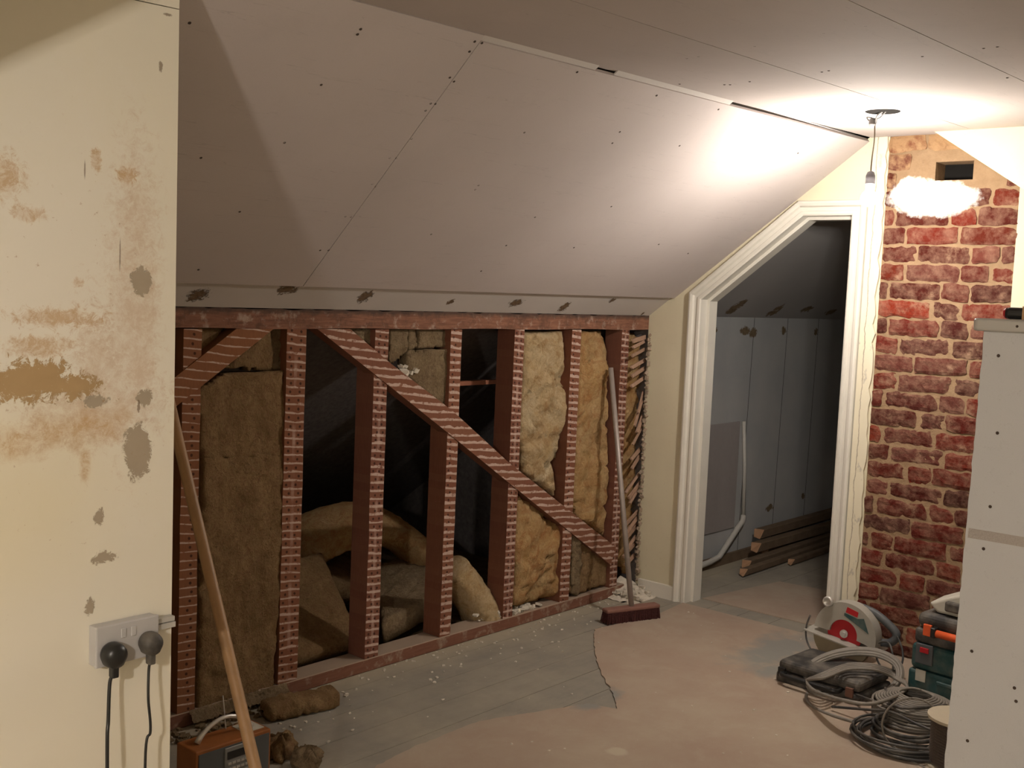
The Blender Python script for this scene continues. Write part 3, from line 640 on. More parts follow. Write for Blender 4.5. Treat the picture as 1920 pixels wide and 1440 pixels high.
Q_ = dp(676,1196,.12); slab('loose_slab',Q_,dp(604,1035,.50)-Q_,V((-.40,.0,-.015)),.10,'rock','grooved brown wool slab leaning back behind the second and third studs',21,group=LG,grooves=4)
Q_ = dp(592,1075,.70); slab('loose_slab',Q_,dp(735,1135,.52)-Q_,dp(650,1030,1.0)-Q_,.09,'rock','ribbed brown wool slab lying farther back behind the third stud',22,group=LG,grooves=3)
Q_ = dp(716,1168,.115); slab('loose_slab',Q_,dp(822,1110,.15)-Q_,dp(700,1062,.60)-Q_,.095,'rock_grey','thick brown wool slab lying flat between the third and fourth studs',23,group=LG,grooves=0)
# hump of glass wool in the void
def hump(name, path, w, th, m, label, seed, group=None):
    pts = spline(path,8); bm = B(); NV = 22; rows = []
    for i,p in enumerate(pts):
        t = (pts[min(i+1,len(pts)-1)]-pts[max(i-1,0)]).normalized(); s = V((0,1,.35)).normalized(); s = (s-t*s.dot(t)).normalized(); n = t.cross(s).normalized()
        if n.z<0: n = -n
        row = []
        for k_ in range(NV*2):
            a = 2*math.pi*k_/(NV*2); ca,sa = math.cos(a),math.sin(a)
            q = V((i*.5,k_*.35,seed)); h = 1+noise.fractal(q*2,1,2,4)*.10
            row.append(bm.verts.new(p+s*(w*.5*ca*(1+noise.noise(q)*.1))+n*(th*.5*sa*h)))
        rows.append(row)
    for a,b in zip(rows,rows[1:]):
        for k_ in range(NV*2): bm.faces.new([a[k_],a[(k_+1)%(NV*2)],b[(k_+1)%(NV*2)],b[k_]])
    bm.faces.new(rows[0]); bm.faces.new(rows[-1][::-1])
    return fin(name, bm, M[m], smooth=True, label=label, cat='insulation', group=group)
def dp(u,v,y): q = P(u,v,1,y); return q
hump('wool_roll',[dp(545,1040,.85),dp(600,1002,.80),dp(655,985,.74),dp(705,985,.68),dp(752,1010,.60),dp(800,1058,.48),dp(838,1110,.36)],.30,.15,'orange','orange glass wool roll humped across the dark void behind the studs',31)
hump('wool_batt',[dp(845,1068,.16),dp(870,1100,.14),dp(893,1135,.12),dp(905,1165,.11)],.22,.16,'yellow','yellow wool piece spilling down beside the foot of the fourth stud',32,YG)
# ---- broken laths and torn plaster at the corner ----
LT = [(1185,640,1210,632),(1186,652,1208,640),(1184,668,1208,655),(1183,690,1209,675),(1184,706,1209,690),(1183,725,1208,708),(1192,790,1206,735),(1196,775,1204,750),(1190,800,1201,760),(1194,812,1205,780),(1186,835,1204,800),(1183,862,1200,842),(1184,880,1199,855),(1172,925,1198,888),(1178,935,1200,905),(1180,945,1198,915),(1172,985,1196,958),(1174,1000,1195,970),(1170,1015,1194,985),(1172,1035,1192,1005),(1168,1045,1190,1020),(1172,1060,1190,1040)]
for i,(u0,v0,u1,v1) in enumerate(LT):
    p,q = P(u0,v0,1,-.012-.02*(i%3)),P(u1,v1,1,.02); t = (q-p).normalized(); L_ = (q-p).length
    bm = B(); zax = t; ya = V((.15,-1,.3*(i%2))); ya = (ya-zax*ya.dot(zax)).normalized(); xa = ya.cross(zax)
    Mx = Matrix(((xa.x,ya.x,zax.x,p.x),(xa.y,ya.y,zax.y,p.y),(xa.z,ya.z,zax.z,p.z),(0,0,0,1)))
    hw = random.uniform(.007,.012)
    vs = box(bm,(-hw,-.003,0),(hw,.003,L_),Mx); vs[0].co += t*.012; vs[1].co -= t*.006
    vs[3].co += t*.012
    zone = 'near the top of' if v0<730 else ('half way up' if v0<890 else 'near the foot of')
    fin('broken_lath', bm, M['lath'], label='short splintered lath end sticking out %s the torn corner edge'%zone, cat='lath', group='broken lath ends '+zone+' the corner')
bm = B(); zz = .06; 
while zz<1.33:
    for k_ in range(2):
        r_ = random.uniform(.003,.008); c = V((-.004+random.uniform(-.008,.004),-.004-random.uniform(0,.014),zz)); vs = box(bm,(-r_,-r_,-r_*1.5),(r_,r_,r_*1.5),Matrix.Translation(c)@Matrix.Rotation(random.uniform(0,3),4,V((random.random(),random.random(),random.random()+.1))))
    zz += .024
fin('plaster_edge', bm, simple('brown broken plaster',(.36,.28,.21),.9,.1,.3,60,.4), kind='stuff', label='ragged white edge of torn plaster up the corner beside the cream wall', cat='plaster')
# ---- rubble on the floor ----
def chips(name, n, cfun, rmin, rmax, m, label, flat=.5):
    bm = B()
    for i in range(n):
        c,zb = cfun(); r_ = random.uniform(rmin,rmax); Mx = Matrix.Translation(V((c[0],c[1],zb+r_*flat*.8)))@Matrix.Rotation(random.uniform(0,6.3),4,'Z')@Matrix.Rotation(random.uniform(-.5,.5),4,'X')
        vs = box(bm,(-r_,-r_*.7,-r_*flat),(r_,r_*.7,r_*flat),Mx)
        for v_ in vs: v_.co += V((random.uniform(-1,1),random.uniform(-1,1),0))*r_*.35
    return fin(name, bm, M[m], kind='stuff', label=label, cat='debris')
chips('plaster_rubble',70,lambda:((random.gauss(-1.02,.05),.02+abs(random.gauss(.03,.03))),.052+random.uniform(0,.05)),.006,.02,'plaster','heap of white plaster rubble around the foot of the fifth stud',.3)
chips('plaster_rubble',60,lambda:((-.87+random.gauss(0,.08),.015+abs(random.gauss(.02,.02))),.052+random.uniform(0,.01)),.004,.014,'plaster','white plaster crumbs strewn on the sole plate under the orange batt',.3)
chips('plaster_rubble',140,lambda:((random.uniform(-.2,-.02),-abs(random.gauss(0,.07))+.04),random.uniform(0,.03)),.004,.018,'plaster','pale plaster rubble piled in the corner behind the broom',.5)
chips('plaster_rubble',14,lambda:((random.gauss(-1.66,.03),-.0+random.uniform(0,.04)),1.155+random.uniform(-.015,.03)),.006,.016,'plaster','white plaster crumbs caught on the upper side of the long brace',.5)
chips('floor_grit',200,lambda:((random.uniform(-2.9,-.1),-abs(random.gauss(.02,.16))-.005),0),.0015,.006,'plaster','small white grit scattered on the boards along the stud wall',.5)
chips('floor_grit',60,lambda:((random.uniform(-2.6,0),random.uniform(-1.6,-.3)),.004),.0015,.005,'plaster','white specks scattered over the pink floor sheets',.5)
chips('wool_crumbs',200,lambda:((random.uniform(-3.1,-2.2),-abs(random.gauss(.0,.07))-.005),0),.003,.014,'rock_grey','brown wool crumbs along the sole plate by the tall slab',.5)
bm = B(); 
def pile(s,t):
    xx = -.24+.24*s; yy = .05-.2*t; h = .075*max(0,(1-abs(s-.75)/.8))*max(0,1-t*1.0)+.0; return V((xx,yy,max(.0,h+noise.noise(V((s*5,t*5,3)))*.015)))
lump(bm,pile,20,20); fin('plaster_dust', bm, M['plaster'], smooth=True, kind='stuff', label='pale plaster dust heaped in the corner at the end of the studs', cat='debris')
def fray(s,t):
    xx = -2.62+.40*s; return V((xx,-.012-.03*t+noise.noise(V((s*40,t*3,1)))*.012,.058*(1-t*.6)+noise.noise(V((s*60,t*4,2)))*.012))
bm = B(); lump(bm,fray,60,6); fin('wool_crumbs', bm, M['rock_grey'], smooth=True, kind='stuff', label='frayed pale wool fringe along the foot of the tall slab', cat='debris')
# ---- floor sheets ----
e = [P(u,v,2,.004) for u,v in [(1115,1180),(1113,1205),(1118,1235),(1128,1262),(1140,1285),(1150,1300),(1156,1330)]]
e = [V((p.x,p.y,0)) for p in e]
sh = e+[V((P(u,v,2,0).x,P(u,v,2,0).y,0)) for u,v in [(1102,1321),(1000,1338),(898,1354),(773,1404),(707,1437)]]
sh += [V((-2.9,-1.05,0)),V((-4.2,-1.4,0)),V((-4.2,-3.2,0)),V((-.85,-3.2,0)),V((-.02,-1.72,0)),V((-.02,-.30,0)),V((-.30,-.33,0))]
pts = []
for i,p in enumerate(sh):
    q = sh[(i+1)%len(sh)]; L_ = (q-p).length; nn = max(1,int(L_/.02)) if i<12 else 1
    for k_ in range(nn):
        r_ = p.lerp(q,k_/nn); pts.append(r_+V((noise.noise(r_*30)*.008,noise.noise(r_*30+V((5,5,5)))*.008,0)) if i<12 else r_)
bm = B(); prism(bm,[p+V((0,0,.0005)) for p in pts],(0,0,.0045)); fin('floor_sheet', bm, M['hard'], label='dusty pink hardboard sheet covering the boards, with a broken left edge', cat='floor sheet')
bm = B(); prism(bm,[V((.13,-.32,.0005)),V((.75,-.42,.0005)),V((.82,-1.02,.0005)),V((.13,-1.02,.0005))],(0,0,.004)); fin('floor_sheet', bm, M['hard'], label='dusty hardboard offcut on the floor just beyond the doorway', cat='floor sheet')
# ---- far room contents ----
bm = B(); a_ = P(1325,797,1,-.004); b_ = P(1387,790,1,-.004); box(bm,(.30,-.008,.20),(b_.x,-.001,b_.z)); fin('access_panel', bm, simple('grey mauve panel',(.33,.30,.29),.8,.2,.05), label='flat grey panel fixed low on the far room wall beside the pipe', cat='panel')
bm = B(); pp = [V((.35,-.03,.03)),V((.68,-.03,.045)),V((.78,-.03,.06)),V((1.03,-.025,.23)),V((1.045,-.02,.26)),V((1.045,-.02,.78))]
tube(bm,pp[:5],.016,10); tube(bm,[pp[4],V((1.04,-.012,.55)),V((1.0,-.012,.81))],.011,8); fin('white_pipe', bm, M['pipe'], smooth=True, label='white pipe bending down the far room wall to the floor', cat='pipe')
TB = [(1.15,-.065,.122,.05,'upper timber of the far room stack, with a pale sawn end'),(1.04,-.11,.066,.05,'timber lying second in the far room stack'),(.84,-.165,.010,.045,'splintered pale-ended timber lying in front of the stack'),(.70,-.225,.006,.035,'lowest rough timber nearest the doorway'),(1.25,-.06,.012,.05,'timber at the bottom against the far wall'),(1.15,-.28,.006,.03,'thin timber lying loose beside the stack'),(.80,-.215,.088,.0,'')]
for (xs,yc_,zb,h_,t) in TB:
    if not h_: continue
    bm = B(); Mx = Matrix.Translation(V((xs,yc_,zb)))@Matrix.Rotation(math.radians(random.uniform(-1,1)),4,'Z')
    vs = box(bm,(0,-h_*.55,0),(1.9,h_*.55,h_),Mx)
    for f in bm.faces:
        if f.calc_center_median().x<xs+.05: f.material_index = 1
    vs[0].co.x -= .03; vs[4].co.x += .02
    fin('timber_length', bm, [M['timber'],M['timber_end']], label=t, cat='timber', group='timbers stacked in the far room', mods=[('BEVEL',dict(width=.003,segments=1))])
# ---- left wall socket ----
SZ = lambda u,v,y: P(u,v,1,y)
w0 = WY-.032; a_ = P(178,1190,1,w0); 
q0 = P(180,1176,1,w0); q1 = P(298,1154,1,w0); q2 = P(298,1232,1,w0); q3 = P(180,1250,1,w0)
sx0,sx1 = (q0.x+q3.x)/2,(q1.x+q2.x)/2; sz1,sz0 = (q0.z+q1.z)/2,(q2.z+q3.z)/2
so = thing('double_socket','grey-white double socket box low on the peeling left wall','socket',((sx0+sx1)/2,WY,sz0))
bm = B(); box(bm,(sx0+.002,w0+.008,sz0+.002),(sx1-.002,WY-.0005,sz1-.002)); fin('back_box', bm, M['socket'], parent=so, mods=[('BEVEL',dict(width=.002,segments=2))])
bm = B(); box(bm,(sx0,w0,sz0),(sx1,w0+.008,sz1)); fin('faceplate', bm, M['socket'], parent=so, mods=[('BEVEL',dict(width=.003,segments=2))])
sw_x = (sx0+sx1)/2; H_ = sz1-sz0
for s_ in (-1,1):
    bm = B(); box(bm,(sw_x+s_*.011-.006,w0-.003,sz0+H_*.62),(sw_x+s_*.011+.006,w0,sz0+H_*.86)); fin('rocker_switch', bm, M['socket'], parent=so, mods=[('BEVEL',dict(width=.0015,segments=1))])
bm = B(); c0 = P(300,1168,1,WY-.012); c1 = P(329,1172,1,WY-.012)
box(bm,(sx1+.001,WY-.02,c0.z-.012),(EX+.004,WY-.0005,c0.z-.001)); fin('trunking', bm, M['pipe'], label='short double white conduit stub poking from the right side of the socket', cat='conduit')
bm = bmesh.new(); box(bm,(sx1+.001,WY-.018,c0.z+.001),(EX+.003,WY-.0005,c0.z+.010)); fin('trunking', bm, M['pipe'], label='upper white conduit stub above another at the wall edge', cat='conduit')
def plug(u,v,cabpts,r,label,rc,mat_):
    c = P(u,v,1,w0-.001); t = thing('plug',label,'plug',(c.x,w0,c.z))
    Mx = Matrix.Translation(c)@Matrix.Rotation(math.pi/2,4,'X')
    bm = B(); lathe(bm,[(r*.92,.0),(r,.006),(r,.018),(r*.88,.028),(r*.5,.034),(.001,.035)],Mx,28)
    for v_ in bm.verts:
        if v_.co.z<c.z-r*.6: v_.co.z -= .003
    fin('plug_body', bm, M[mat_], smooth=True, parent=t)
    bm = B(); box(bm,(c.x-.007,w0-.024,c.z-r-.022),(c.x+.007,w0-.006,c.z-r+.006)); fin('cord_grip', bm, M[mat_], parent=t, mods=[('BEVEL',dict(width=.003,segments=2))])
    pts = [V((c.x,w0-.015,c.z-r-.018))]+[P(a,b,1,yy) for a,b,yy in cabpts]
    pts.append(V((pts[-1].x,pts[-1].y-.02,.02))); pts.append(V((pts[-1].x+.2,pts[-1].y-.1,.006)))
    bm = B(); tube(bm,spline(pts,8),rc,8); fin('flex', bm, M['drkplastic'], smooth=True, parent=t)
plug(207,1224,[(206,1280,w0-.012),(203,1350,w0-.02),(201,1440,w0-.03)],.024,'large round glossy black plug in the left outlet of the socket',.0036,'drkplastic')
plug(276,1202,[(279,1255,w0-.012),(278,1310,w0-.02),(282,1370,w0-.022),(272,1440,w0-.025)],.022,'smaller dusty black plug in the right outlet of the socket',.0028,'dusty_black')
# ---- wooden pole leaning ----
bm = B(); tube(bm,[V((-3.19,-1.34,.005)),V((-3.157,-1.12,.335)),V((-3.074,-.632,1.071)),V((-3.015,-.30,1.585))],.0145,16); fin('wooden_pole', bm, M['pole'], smooth=True, label='long round wooden pole leaning past the left wall in front of the radio', cat='pole')
# ---- radio ----
rx0,rx1,ry0,ry1,rz = -2.965,-2.712,-.575,-.478,.190
ra = thing('radio','orange-brown wooden radio with grey front and curved silver handle','radio',(-2.84,-.53,0.0))
bm = B(); box(bm,(rx0,ry0,.003),(rx1,ry1,rz)); fin('cabinet', bm, M['radio_wood'], parent=ra, mods=[('BEVEL',dict(width=.004,segments=2))])
W_ = rx1-rx0
bm = B(); box(bm,(rx0+.008,ry0-.003,.012),(rx1-.008,ry0+.002,rz-.010)); fin('front_panel', bm, M['grey_p'], parent=ra)
cx0,cx1 = rx0+W_*.36,rx0+W_*.72
bm = B(); box(bm,(cx0,ry0-.006,.03),(cx1,ry0-.002,rz-.014)); cp = fin('control_panel', bm, simple('mid grey control plate',(.20,.20,.20),.45,.5,.05), parent=ra, mods=[('BEVEL',dict(width=.0015,segments=1))])
bm = B(); box(bm,(cx0+.008,ry0-.0075,rz-.048),(cx1-.006,ry0-.0055,rz-.026)); fin('display', bm, M['drkplastic'], parent=ra)
for j in range(4):
    for q in range(5):
        bm = B(); bx_ = cx0+.010+q*.0145; box(bm,(bx_,ry0-.009,rz-.064-j*.016),(bx_+.011,ry0-.005,rz-.058-j*.016)); fin('button', bm, M['silver'], parent=ra)
bm = B(); hp = []
for i in range(25):
    t = i/24; hp.append(V((rx0+.035+t*(W_-.07),(ry0+ry1)/2,rz+.002+.052*math.sin(math.pi*t)**.7)))
tube(bm,hp,[.0062*(1+.5*abs(2*i/24-1)**4) for i in range(25)],10); fin('handle', bm, M['silver'], smooth=True, parent=ra)
bm = B(); tube(bm,[V((rx0+W_*.62,ry1-.01,rz)),V((rx0+W_*.585,ry1-.005,rz+.10))],.0018,8); fin('aerial', bm, M['silver'], parent=ra)
bm = B(); box(bm,(rx1-.075,ry0+.02,rz),(rx1-.01,ry1-.01,rz+.002)); fin('top_plate_insert', bm, M['beige'], parent=ra)
# ---- wool log & scraps on the floor ----
l0,l1 = P(492,1332,2,.035),P(632,1302,2,.035)
bm = B(); ax_ = (l1-l0); sd = V((-ax_.y,ax_.x,0)).normalized()
def lg(s,t):
    a = 2*math.pi*s; p = l0+ax_*t; rr = .036*(1+.22*noise.fractal(V((s*4,t*9,5)),1,2,3)); ee = min(t,1-t); rr *= min(1,(ee/.05+.02)**.5) if ee<.05 else 1
    ca,sa = math.cos(a),math.sin(a); sq = 1/max(abs(ca),abs(sa))**.6
    return V((p.x,p.y,.032))+sd*ca*rr*1.3*sq+V((0,0,1))*sa*rr*.85*sq
lump(bm,lg,28,46,True); fin('wool_strip', bm, M['rock'], smooth=True, label='brown mineral wool strip lying on the boards right of the pole', cat='insulation')
for i,(u,v,r_,mm,t) in enumerate([(525,1418,.055,'rock','crumbled brown wool lump on the floor right of the radio'),(575,1440,.05,'rock_grey','tan wool scrap at the bottom edge beside the darker lump')]):
    c = P(u,v,2,.0); bm = B()
    def sc_(s,tt): 
        a = 2*math.pi*s; ph = math.pi*(tt-.0)/1; rr = r_*(1+.5*noise.fractal(V((math.cos(a)*2,math.sin(a)*2,tt*3+i*9)),1,2,4))
        return c+V((math.cos(a)*math.sin(ph)*rr,math.sin(a)*math.sin(ph)*rr,max(0.001,.028+math.cos(ph)*rr*.7)))
    lump(bm,sc_,36,20,True); fin('wool_scrap', bm, M[mm], smooth=True, label=t, cat='insulation')
c = P(535,1398,2,0.0); bm = B(); lump(bm,lambda s,tt: c+V((math.cos(6.283*s)*math.sin(math.pi*tt)*.03*(1+.5*noise.noise(V((s*7,tt*5,1)))),math.sin(6.283*s)*math.sin(math.pi*tt)*.022,max(.001,.015+.02*math.cos(math.pi*tt)))),24,12,True)
fin('wool_scrap', bm, M['rock'], smooth=True, label='small dark wool tuft just behind the crumbled lump', cat='insulation')
# ---- broom ----
h0,h1 = P(1133,1158,2,.03),P(1232,1146,2,.03); hc = (h0+h1)/2; hd = (h1-h0); hd.z = 0; hl = hd.length; hd.normalize(); hs_ = V((-hd.y,hd.x,0))
bt = thing('broom','broom with dark red bristles and thin grey handle leaning on the last stud','broom',(hc.x,hc.y,0))
Mh = Matrix(((hd.x,hs_.x,0,hc.x),(hd.y,hs_.y,0,hc.y),(0,0,1,0),(0,0,0,1)))
bm = B(); box(bm,(-hl/2,-.025,.052),(hl/2,.025,.07),Mh); fin('broom_stock', bm, M['broomwood'], parent=bt, mods=[('BEVEL',dict(width=.006,segments=2))])
bm = B(); NX = 60
for i in range(NX):
    for j in range(9):
        xx = -hl/2+.004+(hl-.008)*(i+.5)/NX; yy = -.022+.044*j/8; ox_ = (i/NX-.5)*.008+random.uniform(-.004,.004); oy_ = (j/8-.5)*.016+random.uniform(-.003,.003)
        p,q = Mh@V((xx,yy,.054)),Mh@V((xx+ox_,yy+oy_,.001+random.uniform(0,.006))); tube(bm,[p,q],[.0022,.0028],5)
fin('bristles', bm, M['bristle'], parent=bt, kind='stuff')
tp = P(1145,690,1,-.018); bs_ = Mh@V((0,0,.068)); bm = B(); tube(bm,[bs_,bs_.lerp(tp,.5),tp],.0125,14); fin('handle', bm, M['steel'], smooth=True, parent=bt)
# ---- pendant ----
RO = P(1655,208,2,cz(-.66)); RO.z = cz(RO.x)
hold = P(1632,334,0,-.69)
bz = BULB
pe = thing('pendant_lamp','bare lit bulb hanging on a thin flex from a hole in the ceiling','lamp',(RO.x,RO.y,RO.z-.3))
bm = B(); lathe(bm,[(.062,0),(.060,-.0015),(.02,-.0015)],Matrix.Translation(RO+V((0.0,0,-.0006))),36); fin('ceiling_hole', bm, M['black'], parent=pe)
jn = P(1640,228,0,-.69); bm = B(); tube(bm,spline([RO,RO.lerp(jn,.5)+V((.0,.006,0)),jn+V((0,-.005,-.005))],6),.0042,8); tube(bm,spline([RO+V((.006,-.01,0)),jn+V((0,-.012,.01)),jn+V((0,.03,.018)),jn+V((0,.018,.0))],6),.0022,8); fin('supply_wires', bm, M['dusty_black'], parent=pe)
bm = B(); lathe(bm,[(.004,.018),(.013,.012),(.014,-.006),(.008,-.016),(.002,-.018)],Matrix.Translation(jn+V((0,.008,-.004))),12); fin('connector_block', bm, simple('aged grey terminal block',(.16,.15,.14),.5,.3), parent=pe)
bm = B(); tube(bm,spline([jn,jn.lerp(hold,.3)+V((0,-.004,0)),jn.lerp(hold,.7)+V((0,.0,0)),hold],8),.0026,8); fin('flex', bm, simple('brown twisted flex',(.12,.09,.06),.7,.2), parent=pe)
bm = B(); lathe(bm,[(.004,.026),(.012,.022),(.017,.008),(.0175,-.02),(.016,-.022)],Matrix.Translation(hold),24); fin('lamp_holder', bm, simple('aged grey bakelite',(.13,.12,.13),.5,.3), smooth=True, parent=pe)
def bulbmesh(c, top):
    bm = B(); pr_ = [(.0135,.055),(.014,.035)]
    for i in range(13):
        a = math.radians(130*i/12+35); 
        pr_.append((.03*math.sin(math.radians(30+150*i/12)),.03*math.cos(math.radians(30+150*i/12))))
    lathe(bm,pr_,Matrix.Translation(c),28); return bm
def nocast(o): pass
bzc = V((hold.x,hold.y,hold.z-.022-.052))
glass = fin('bulb', bulbmesh(bzc,None), M['bulb'], smooth=True, parent=pe)
bpy.data.objects['pendant_light'].location = bzc
# bulb in the near part of the room, outside the frame
pr2 = thing('room_lamp','bare lit bulb hanging in the near part of the room','lamp',tuple(ROOM))
bm = B(); tube(bm,[V((ROOM.x,ROOM.y,cz(ROOM.x))),V((ROOM.x,ROOM.y,ROOM.z+.09))],.003,8); fin('flex', bm, M['beige'], parent=pr2)
bm = B(); lathe(bm,[(.004,.1),(.016,.085),(.017,.05)],Matrix.Translation(ROOM),16); fin('lamp_holder', bm, M['socket'], parent=pr2)
fin('bulb', bulbmesh(ROOM,None), M['bulb'], smooth=True, parent=pr2)
# ---- half-height partition on the right ----
PX = -2.15
y0,y1 = P(1845,625,0,PX),P(1770,1440,0,PX)
zt_ = P(1845,621,0,PX).z; slp = (y1.y-y0.y)/(y1.z-y0.z); yb = y1.y-slp*(y1.z)
pts = [V((PX,y0.y,zt_)),V((PX,yb,0))]
bm = B(); ed = []
for i in range(90):
    zz = zt_*(1-i/89); yy = y0.y+slp*(zz-y0.z); ed.append(V((PX,yy+ (random.uniform(-.0012,.0012)),zz)))
prism(bm,ed+[V((PX,-3.3,0)),V((PX,-3.3,zt_))],(.0125,0,0))
pb = fin('wall_partition', bm, M['board_p'], **STR)
bm = B(); prism(bm,[V((PX+.013,y0.y-.012,zt_)),V((PX+.013,yb-.012,0)),V((PX+.013,-3.3,0)),V((PX+.013,-3.3,zt_))],(.075,0,0)); fin('wall_partition', bm, M['timber'], **STR)
bm = B(); t0 = P(1818,990,0,PX).z; prism(bm,[V((PX-.0006,P(1817,985,0,PX).y,t0)),V((PX-.0006,-3.3,t0)),V((PX-.0006,-3.3,t0-.022)),V((PX-.0006,P(1815,1000,0,PX).y,t0-.022))],(.0005,0,0)); fin('joint_tape', bm, simple('scrim tape',(.44,.40,.37),.9,.1,.15,300,.5), parent=pb)
for (u,v) in [(1872,667),(1870,812),(1856.5,950),(1844,1029),(1822,1221),(1902,1290),(1905,1315),(1814,1389)]: screw(P(u,v,0,PX-.0003),(-1,0,0),pb,.0038)
bm = B(); cy = P(1829,603,0,PX).y; ct = P(1840,597,0,PX).z
out = [(PX-.02,cy-.012),(PX-.018,cy-.004),(PX-.010,cy),(PX+.10,cy),(PX+.10,-3.3),(PX-.02,-3.3)]
prism(bm,[V((a,b,zt_+.0005)) for a,b in out],(0,0,ct-zt_)); fin('ledge_cap', bm, simple('grey white painted ledge',(.43,.41,.38),.5,.4,.06,8), label='white painted ledge capping the plasterboard partition at the right', cat='ledge', mods=[('BEVEL',dict(width=.006,segments=3))])
bm = B(); sc_c = P(1907,612,0,PX-.0205); lathe(bm,[(.003,0),(.002,.001)],Matrix.Translation(sc_c)@Matrix.Rotation(-math.pi/2,4,'Y'),10); fin('nail_head', bm, M['screw'], parent=bpy.data.objects['ledge_cap'])
# screwdriver-like handle lying on the ledge
hx = PX+.02; ha = P(1884,586,0,hx); zc_ = ct+.014
hb = thing('hand_tool','black rounded tool handle with a red end lying on the ledge','tool',(hx,ha.y-.03,ct))
bm = B(); tube(bm,[V((hx,ha.y-.004,zc_)),V((hx,ha.y-.01,zc_)),V((hx,ha.y-.16,zc_))],[.011,.013,.013],16); fin('grip', bm, M['drkplastic'], smooth=False, parent=hb)
bm = B(); tube(bm,[V((hx,ha.y+.001,zc_)),V((hx,ha.y-.004,zc_))],[.009,.0125],16); fin('end_cap', bm, M['red_p'], parent=hb)
bm = B(); box(bm,(hx-.03,P(1917,580,0,hx-.03).y-.08,ct+.001),(hx-.016,P(1917,580,0,hx-.03).y,ct+.03)); fin('wood_offcut', bm, M['pole'], label='brown wood offcut at the right edge in front of the black handle', cat='wood piece')
# ---------------- tools and cables ----------------
# circular saw (disc faces -x)
SX = -.33; C0 = P(1583,1188,0,SX)
saw = thing('circular_saw','grey circular saw with red blade standing on its plate by the brick wall','saw',(SX,C0.y,0))
def SP(a,b,x=0): return V((SX+x,C0.y-a,C0.z+b))     # a = to the right in the photo
th0 = math.radians(-8)
def rot(a,b,t=th0): return (a*math.cos(t)-b*math.sin(t), a*math.sin(t)+b*math.cos(t))
bm = B(); ou = []
for i in range(41):
    a = math.radians(-4+188*i/40); r_ = .132*(1+.03*math.cos(2*a)); ou.append(rot(r_*math.cos(a)*1.0+.008,r_*math.sin(a)-.008))
inn = []
for i in range(31):
    a = math.radians(205-220*i/30); r_ = .062; inn.append(rot(r_*math.cos(a)+.0,r_*math.sin(a)))
# guard plate as ring strip between outer arc and inner window
na = 40; A1 = []; A2 = []
for i in range(na+1):
    a = math.radians(-5+190*i/na); r1 = .134; A1.append(rot(r1*math.cos(a)+.006,max(r1*math.sin(a),-.012)))
    r2 = .060; A2.append(rot(r2*math.cos(a),max(r2*math.sin(a),-.03)))
for i in range(na): prism(bm,[SP(*A1[i],-.012),SP(*A1[i+1],-.012),SP(*A2[i+1],-.012),SP(*A2[i],-.012)],(.012,0,0))
for i in range(na): prism(bm,[SP(*A1[i],-.012),SP(*A1[i+1],-.012),SP(A1[i+1][0]*.93,A1[i+1][1]*.93,-.012),SP(A1[i][0]*.93,A1[i][1]*.93,-.012)],(.06,0,0)) if False else prism(bm,[SP(*A1[i],.0),SP(*A1[i+1],.0),SP(A1[i+1][0]*.93,A1[i+1][1]*.93,.0),SP(A1[i][0]*.93,A1[i][1]*.93,.0)],(.05,0,0))
bmesh.ops.remove_doubles(bm,verts=bm.verts,dist=.0002); gd = fin('blade_guard', bm, M['metal'], parent=saw)
bm = B(); lathe(bm,[(.075,0),(.075,.002)],Matrix.Translation(SP(0,0,0.004))@Matrix.Rotation(math.pi/2,4,'Y'),48); fin('blade', bm, M['red_p'], parent=saw)
bm = B(); lathe(bm,[(.017,0),(.017,.005),(.010,.006),(.009,.014),(.001,.014)],Matrix.Translation(SP(0,0,-.002))@Matrix.Rotation(-math.pi/2,4,'Y'),6*4); fin('blade_bolt', bm, M['silver'], parent=saw)
bm = B(); pA,pB = rot(-.155,-.028),rot(.150,-.028); a0,a1 = SP(*pA,-.05),SP(*pB,-.05); prism(bm,[a0,a1,a1+V((0,0,-.005)),a0+V((0,0,-.005))],(.16,0,0)); fin('base_plate', bm, M['metal'], parent=saw)
bm = B(); lo_ = []
for i in range(25):
    a = math.radians(180+180*i/24); lo_.append(rot(.122*math.cos(a)-.005,.122*math.sin(a)*.85-.03))
lo_ = [(a,max(b,-C0.z+.004)) for a,b in lo_]
prism(bm,[SP(a,b,-.009) for a,b in lo_],(.03,0,0)); fin('lower_guard', bm, simple('dusty tan guard',(.30,.25,.17),.7,.2,.1), parent=saw)
kn = SP(*rot(-.085,.115),-.02); bm = B(); lathe(bm,[(.018,-.008),(.022,.0),(.022,.012),(.016,.016),(.012,.008),(.001,.008)],Matrix.Translation(kn)@Matrix.Rotation(-math.pi/2,4,'Y'),20); fin('depth_knob', bm, M['silver'], smooth=True, parent=saw)
def dec(name, pts, m, x=-.0135): 
    bm = B(); prism(bm,[SP(*rot(*p),x) for p in pts],(.001,0,0)); return fin(name, bm, M[m], parent=saw)
dec('red_label',[(-.005,.118),(.045,.112),(.045,.090),(-.008,.094)],'red_p')
dec('dark_label',[(-.012,.090),(.046,.085),(.072,.095),(.104,.040),(.06,.055),(-.012,.079)],'teal')
bm = B(); lathe(bm,[(.045,0),(.05,.02),(.05,.10),(.04,.125),(.01,.13)],Matrix.Translation(SP(.03,.02,.03))@Matrix.Rotation(math.pi/2,4,'Y'),24); fin('motor_housing', bm, M['dusty_black'], smooth=True, parent=saw)
bm = B(); tube(bm,spline([SP(.02,.115,.05),SP(.09,.10,.06),SP(.15,.07,.06),SP(.195,.03,.06),SP(.17,-.01,.06),SP(.10,-.02,.06)],6),.017,10); fin('handle', bm, M['grey_p'], smooth=True, parent=saw)
